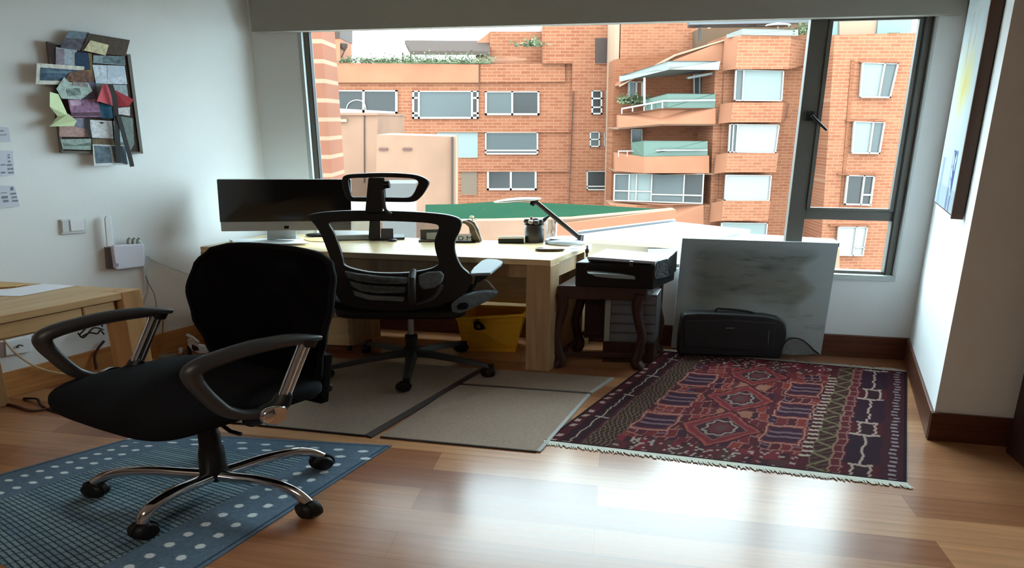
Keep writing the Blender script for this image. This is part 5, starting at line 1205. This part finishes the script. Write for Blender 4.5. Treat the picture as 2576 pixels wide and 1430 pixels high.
for k in range(5):
    a = math.radians(36+72*k+(4 if k == 0 else 0)+(7 if k == 4 else 0)+(2 if k == 2 else 0)); R_ = .325 if k != 3 else .305
    # angles are measured in room axes (before widening)
    def TB(q): return V(hub.x+KX*q[0], hub.y+q[1], q[2]+zf)
    ux, uy = math.cos(a), math.sin(a)
    path = spline([V(ux*r_, uy*r_, z) for r_, z in ((.02, .098), (.08, .106), (.16, .118), (.24, .116), (.29, .098), (R_, .066))], 5)
    n = len(path); rad = [.027-.008*(i/(n-1)) for i in range(n)]
    MB().tube(path, rad, 12, fn=TB, flat=.85).build('base_arm', M['chrome'], tc, smooth=True)
    caster(tc, TB, ux*(R_+.002), uy*(R_+.002), .034, .034, None, .026, a+1.2)
    MB().tube([V(ux*(R_+.002), uy*(R_+.002), .052), V(ux*(R_+.002), uy*(R_+.002), .075)], .012, 10, fn=TB).build('caster_stem', M['black'], tc, smooth=True)
MB().lathe([(.036, .080), (.040, .09), (.036, .20), (.030, .24), (.0295, .30), (.026, .305), (.026, .39)], 28, fn=lambda q: TB(q)).build('gas_cylinder_cover', M['black'], tc, smooth=True)
MB().lathe([(.013, .33), (.013, .44)], 16, fn=lambda q: TB(q)).build('gas_cylinder', M['steel'], tc, smooth=True)
mb = MB(); mb.sell((0, 0, .43), (.10, .12, .022), .3, .4, 24, 8, fn=T1); mb.build('tilt_mechanism', M['black'], tc, smooth=True)
MB().tube([T1((.05, .02, .40)), T1((.16, .05, .385)), T1((.20, .05, .385))], .008, 8).build('tilt_lever', M['black'], tc, smooth=True)
def seatfn(q):
    x, y, z = q; f_ = max(0, (y-.08)/.2)
    return T1((x, y, z-.030*f_*f_-.012*(1-min(1, abs(x)/.27))*0+.012*(abs(x)/.27)**2))
mb = MB(); mb.sell((-.045, .015, .487), (.30, .275, .045), .55, .42, 56, 22, fn=seatfn); mb.build('seat', M['blackm'], tc, smooth=True)
mb = MB(); mb.sell((-.04, .0, .452), (.235, .235, .024), .4, .42, 40, 12, fn=seatfn); mb.build('seat_shell', M['black'], tc, smooth=True)
# backrest: mesh in a rounded frame
def bw(z):
    pts = [(.43, .215), (.50, .215), (.60, .235), (.72, .268), (.85, .290), (.96, .278), (1.02, .245), (1.045, .19)]
    for i in range(len(pts)-1):
        if z <= pts[i+1][0]:
            t_ = (z-pts[i][0])/(pts[i+1][0]-pts[i][0]); t_ = max(0, t_); t2 = t_*t_*(3-2*t_); return pts[i][1]*(1-t2)+pts[i+1][1]*t2
    return pts[-1][1]
def ba(x, z):  # how far back the net sits
    return -.275-.06*((z-.45)/.6)**1.0-.035*math.sin((z-.45)/.6*math.pi)*-1+.05*(x/.28)**2
zs_ = [.44+(1.045-.44)*i/28 for i in range(29)]; vs = []; fs = []; nx = 20
XO = -.03
for z in zs_:
    w_ = bw(z)
    for i in range(nx+1):
        x = XO+w_*(2*i/nx-1); vs.append(T1((x, ba(x, z), z+.010*(1-(2*i/nx-1)**2)*(z-.44)/.6)))
for j in range(28):
    for i in range(nx): a = j*(nx+1)+i; fs.append((a, a+1, a+nx+2, a+nx+1))
mb = MB().add(vs, fs); o = mb.build('backrest', M['bmesh'], tc, smooth=True); md = o.modifiers.new('thick', 'SOLIDIFY'); md.thickness = .006
fpts = [(-1, z) for z in zs_]; 
path = [T1((XO-bw(z), ba(-bw(z), z), z)) for z in zs_]+[T1((XO+bw(1.045)*(2*i/10-1), ba(0, 1.045)+.05*((2*i/10-1)*.19/.28)**2, 1.047+.010*(1-(2*i/10-1)**2))) for i in range(1, 10)]+[T1((XO+bw(z), ba(bw(z), z), z)) for z in zs_[::-1]]
MB().tube(path, .014, 10).build('backrest_frame', M['blackm'], tc, smooth=True)
mb = MB(); mb.prism([T1(q) for q in ((XO-.215, -.20, .43), (XO+.215, -.20, .43), (XO+.215, -.29, .44), (XO-.215, -.29, .44))], V(0, 0, .035)); mb.build('back_bracket', M['black'], tc, bevel=.01, seg=3)
mb = MB(); mb.prism([T1(q) for q in ((XO+.12, -.22, .41), (XO+.235, -.22, .41), (XO+.225, -.26, .62), (XO+.17, -.26, .62))], T1((0, -.03, 0))-T1((0, 0, 0))); mb.build('side_flange', M['blackm'], tc, bevel=.006, seg=3)
mb = MB(); mb.prism([T1((x, ba(x, .5)-.03, z)) for x, z in ((XO-.04, .42), (XO+.04, .42), (XO+.03, .85), (XO-.03, .85))], T1((0, -.02, 0))-T1((0, 0, 0))); mb.build('back_spine', M['black'], tc, bevel=.005)
for sgn, xb in ((1, .28), (-1, -.33)):
    A_ = [(-.170, .747, .009), (-.12, .757, .020), (-.06, .768, .026), (.04, .772, .028), (.12, .765, .028), (.19, .752, .028), (.222, .732, .027), (.220, .695, .025), (.200, .645, .023), (.172, .588, .023), (.145, .548, .022), (.10, .515, .021), (.04, .497, .020)]
    P = spline([V(xb, a_, z_) for a_, z_, _ in A_], 4); n = len(P)
    rad = [float(np.interp(i/4, range(len(A_)), [r_[2] for r_ in A_])) for i in range(n)]
    MB().tube(P, rad, 14, fn=T1, flat=.85).build('armrest', M['armb'], tc, smooth=True)
    for o_ in (-.012, .012):
        MB().tube([V(xb+o_*.3, -.118+o_, .742), V(xb+o_*.3, -.030+o_, .535)], .0118, 12, fn=T1).build('armrest_tube', M['chrome'], tc, smooth=True)
    MB().tube([V(xb, -.125, .755), V(xb, -.118, .725)], [.030, .024], 12, fn=T1).build('tube_cap', M['black'], tc, smooth=True)
    MB().tube([V(xb, -.035, .550), V(xb, -.02, .515), V(xb, .03, .492), V(xb-.06*sgn, .03, .44)], [.022, .027, .03, .025], 12, fn=T1).build('armrest_joint', M['black'], tc, smooth=True)
    MB().lathe([(.001, .0), (.034, .001), (.040, .008), (.037, .02)], 26, fn=lambda q: T1((xb+sgn*(.042-q.z), .03+q.x*1.05, .494+q.y))).build('joint_cap', M['chrome'], tc, smooth=True)

# ------------------------------------------------------------------ headrest chair at the desk
hb = V(-.658, 3.80, 0)
hc_ = root('headrest_chair', hb, 'black ergonomic office chair with headrest and grey mesh back, at the desk', 'chair')
def T2(q): return V(hb.x+KX*q[0], hb.y+q[1], q[2])
z2 = .008
def T2b(q): return V(hb.x+KX*q[0], hb.y+q[1], q[2]+z2)
for k in range(5):
    a = math.radians(-88+72*k+(-7 if k == 1 else 0)+(7 if k == 4 else 0)); ux, uy = math.cos(a), math.sin(a); R_ = .355
    path = [V(ux*r_, uy*r_, z) for r_, z in ((.02, .115), (.10, .112), (.20, .100), (.30, .082), (R_, .074))]
    P_ = V(-uy, ux, 0); mb = MB(); rings = []
    for i, p_ in enumerate(path):
        wdt = .026-.010*i/4; hh = .022-.009*i/4
        rings.append([p_-P_*wdt-Z*hh, p_+P_*wdt-Z*hh, p_+P_*wdt*.55+Z*hh, p_-P_*wdt*.55+Z*hh])
    vs = [T2b(q) for r_ in rings for q in r_]; fs = [(3, 2, 1, 0), (16, 17, 18, 19)]
    for i in range(4):
        for j in range(4): fs.append((i*4+j, i*4+(j+1) % 4, (i+1)*4+(j+1) % 4, (i+1)*4+j))
    mb.add(vs, fs); mb.build('base_arm', M['armb'], hc_, bevel=.004, seg=2)
    caster(hc_, T2b, ux*R_-.012, uy*R_, .030, .030, None, .020, a+1.0)
    MB().tube([V(ux*R_, uy*R_, .05), V(ux*R_, uy*R_, .085)], .014, 10, fn=T2b).build('caster_stem', M['black'], hc_, smooth=True)
MB().lathe([(.034, .085), (.034, .15), (.026, .16), (.026, .235), (.020, .24)], 24, fn=T2b).build('gas_cylinder_cover', M['black'], hc_, smooth=True)
MB().lathe([(.0125, .22), (.0125, .46)], 16, fn=T2b).build('gas_cylinder', M['steel'], hc_, smooth=True)
mb = MB(); mb.sell((0, 0, .452), (.12, .15, .03), .3, .4, 24, 8, fn=T2); mb.build('tilt_mechanism', M['black'], hc_, smooth=True)
mb = MB(); mb.sell((-.01, .02, .505), (.285, .265, .05), .5, .4, 48, 18, fn=lambda q: T2((q[0], q[1], q[2]-.03*max(0, (q[1]-.15)/.15)**2))); mb.build('seat', M['blackm'], hc_, smooth=True)
mb = MB(); mb.sell((-.02, -.075, .455), (.255, .16, .04), .4, .4, 36, 12, fn=T2); mb.build('seat_shell', M['black'], hc_, smooth=True)
def dB(x): return 3.50+.10*((x-970)/190)**2
def ring(name, outer, inner, m, dfun, thick, par, sub=4, bev=.006):
    Oo = spline([V(x, y, 0) for x, y in outer], sub, closed=True); Ii = spline([V(x, y, 0) for x, y in inner], sub, closed=True); n = len(Oo)
    fo = [W(p.x, p.y, dfun(p.x)) for p in Oo]; fi = [W(p.x, p.y, dfun(p.x)) for p in Ii]; t_ = V(0, thick, 0)
    vs = fo+fi+[p+t_ for p in fo]+[p+t_ for p in fi]; fs = []
    for i in range(n):
        j = (i+1) % n
        fs += [(i, j, n+j, n+i), (2*n+j, 2*n+i, 3*n+i, 3*n+j), (j, i, 2*n+i, 2*n+j), (n+i, n+j, 3*n+j, 3*n+i)]
    o = MB().add(vs, fs).build(name, m, par, smooth=True, bevel=bev)
    return fi
outer = [(772, 545), (801, 536), (874, 531), (967, 531), (1064, 535), (1129, 542), (1160, 555), (1158, 580), (1145, 608), (1147, 640), (1162, 672), (1188, 700), (1172, 735), (1120, 768), (1030, 782), (940, 782), (868, 768), (842, 735), (838, 700), (836, 668), (824, 635), (806, 590), (788, 563)]
inner = [(827, 562), (840, 559), (890, 557.5), (967, 557), (1050, 560), (1090, 564), (1103, 570), (1100, 585), (1093, 605), (1094, 625), (1099, 645), (1104, 662), (1090, 674), (1060, 682), (1010, 688), (940, 687), (890, 678), (866, 668), (862, 655), (858, 640), (850, 615), (838, 585), (829, 570)]
fi = ring('backrest_frame', outer, inner, M['black'], dB, .035, hc_, 4)
mb = MB(); cI = W(968, 620, 3.52); n = len(fi); mb.add([p+V(0, .015, 0) for p in fi]+[cI], [(i, (i+1) % n, n) for i in range(n)]); o = mb.build('back_net', M['mesh'], hc_, smooth=True)
# lumbar cushions and spine
def band(name, pts, m, d_, th=.03, bev=.01):
    P = [W(x, y, d_(x) if callable(d_) else d_) for x, y in pts]
    return MB().prism(P, V(0, th, 0)).build(name, m, hc_, bevel=bev, seg=3)
dL = lambda x: dB(x)-.030
band('lumbar_pad', [(864, 683), (900, 690), (960, 697), (1024, 700), (1022, 716), (960, 716), (900, 710), (874, 702)], M['greyfab'], dL)
band('lumbar_pad', [(878, 708), (920, 718), (1020, 724), (1018, 738), (950, 740), (905, 734), (884, 722)], M['greyfab'], dL)
band('lumbar_pad', [(886, 732), (930, 744), (988, 748), (1018, 750), (1014, 760), (980, 758), (930, 756), (892, 745)], M['greypad'], dL, bev=.006)
band('lumbar_pad', [(1050, 696), (1075, 686), (1108, 684), (1117, 694), (1112, 712), (1092, 726), (1064, 730), (1052, 716)], M['greyfab'], dL)
MB().tube([W(1040, 682, 3.50), W(1036, 700, 3.44), W(1036, 745, 3.45), W(1038, 772, 3.6)], [.020, .024, .024, .026], 12).build('back_spine', M['armb'], hc_, smooth=True)
MB().tube(spline([W(1112, 718, 3.47), W(1098, 742, 3.46), W(1078, 756, 3.47), W(1050, 765, 3.5)], 4), .012, 8).build('recline_cable', M['armb'], hc_, smooth=True)
# neck and headrest
dH = lambda x: 3.47+.05*((x-967)/110)**2
band('headrest_post', [(918, 536), (921, 500), (926, 448), (966, 448), (969, 500), (960, 536)], M['black'], 3.47, .03, .006)
MB().tube(spline([W(962, 478, 3.455), W(965, 505, 3.45), W(970, 528, 3.45), W(984, 539, 3.46)], 5), .010, 8).build('adjust_lever', M['gwall'], hc_, smooth=True)
MB().tube([W(966, 466, 3.45), W(980, 464, 3.45)], .020, 14).build('headrest_knob', M['black'], hc_, smooth=True)
ho = [(862, 446), (875, 440), (910, 437), (967, 435.5), (1020, 437.5), (1055, 443), (1079, 457), (1073, 476), (1058, 497), (1040, 508), (1000, 509), (950, 508), (900, 508), (877, 505), (866, 487), (860, 462)]
hi = [(876, 452), (884, 449), (915, 447.5), (965, 446.5), (1015, 448), (1042, 451), (1052, 460), (1047, 473), (1040, 487), (1028, 497), (995, 497.5), (950, 497), (905, 497), (886, 496), (880, 484), (876, 465)]
fi2 = ring('headrest_frame', ho, hi, M['black'], dH, .035, hc_, 4, .005)
n = len(fi2); mb = MB(); mb.add([p+V(0, .02, 0) for p in fi2]+[W(962, 473, 3.49)], [(i, (i+1) % n, n) for i in range(n)]); mb.build('headrest_net', M['mesh'], hc_, smooth=True)
# arms
def arm(sx):
    X = lambda x: 970+(x-970)*sx
    pts = [(1184, 683), (1192, 672), (1212, 655), (1226, 650.5), (1250, 652), (1265, 657), (1262, 664), (1240, 682), (1234, 687), (1184, 689)]
    P = [G(X(x), y, .70) if False else W(X(x), y, 3.62+.20*(689-y)/38) for x, y in pts]
    MB().prism([V(p.x, p.y, p.z) for p in P], V(0, 0, -.018)).build('armrest_pad', M['greypad'] if sx > 0 else M['greypad'], hc_, bevel=.007, seg=3)
    MB().tube([W(X(1215), 684, 3.70), W(X(1207), 700, 3.70), W(X(1200), 735, 3.72), W(X(1165), 775, 3.74), W(X(1100), 790, 3.76)], [.045, .034, .032, .03, .03], 12, flat=.7).build('armrest_post', M['black'], hc_, smooth=True)
arm(1); arm(-1)
mb = MB(); mb.prism([W(x, y, 3.55+(x-1130)/120*.12) for x, y in ((1133, 766), (1150, 754), (1185, 740), (1215, 733), (1240, 733), (1251, 738), (1247, 748), (1225, 760), (1190, 776), (1160, 790), (1136, 788))], V(.01, .06, .0)); mb.build('arm_bracket', M['greyfab'], hc_, bevel=.014, seg=4)
mb = MB(); mb.prism([W(x, y, 3.68) for x, y in ((1200, 712), (1212, 700), (1228, 708), (1245, 728), (1250, 742), (1235, 748), (1205, 742), (1190, 735))], V(0, .03, 0)); mb.build('arm_gusset', mat('smoky_brown', (84, 70, 52), .5), hc_, bevel=.01, seg=3)
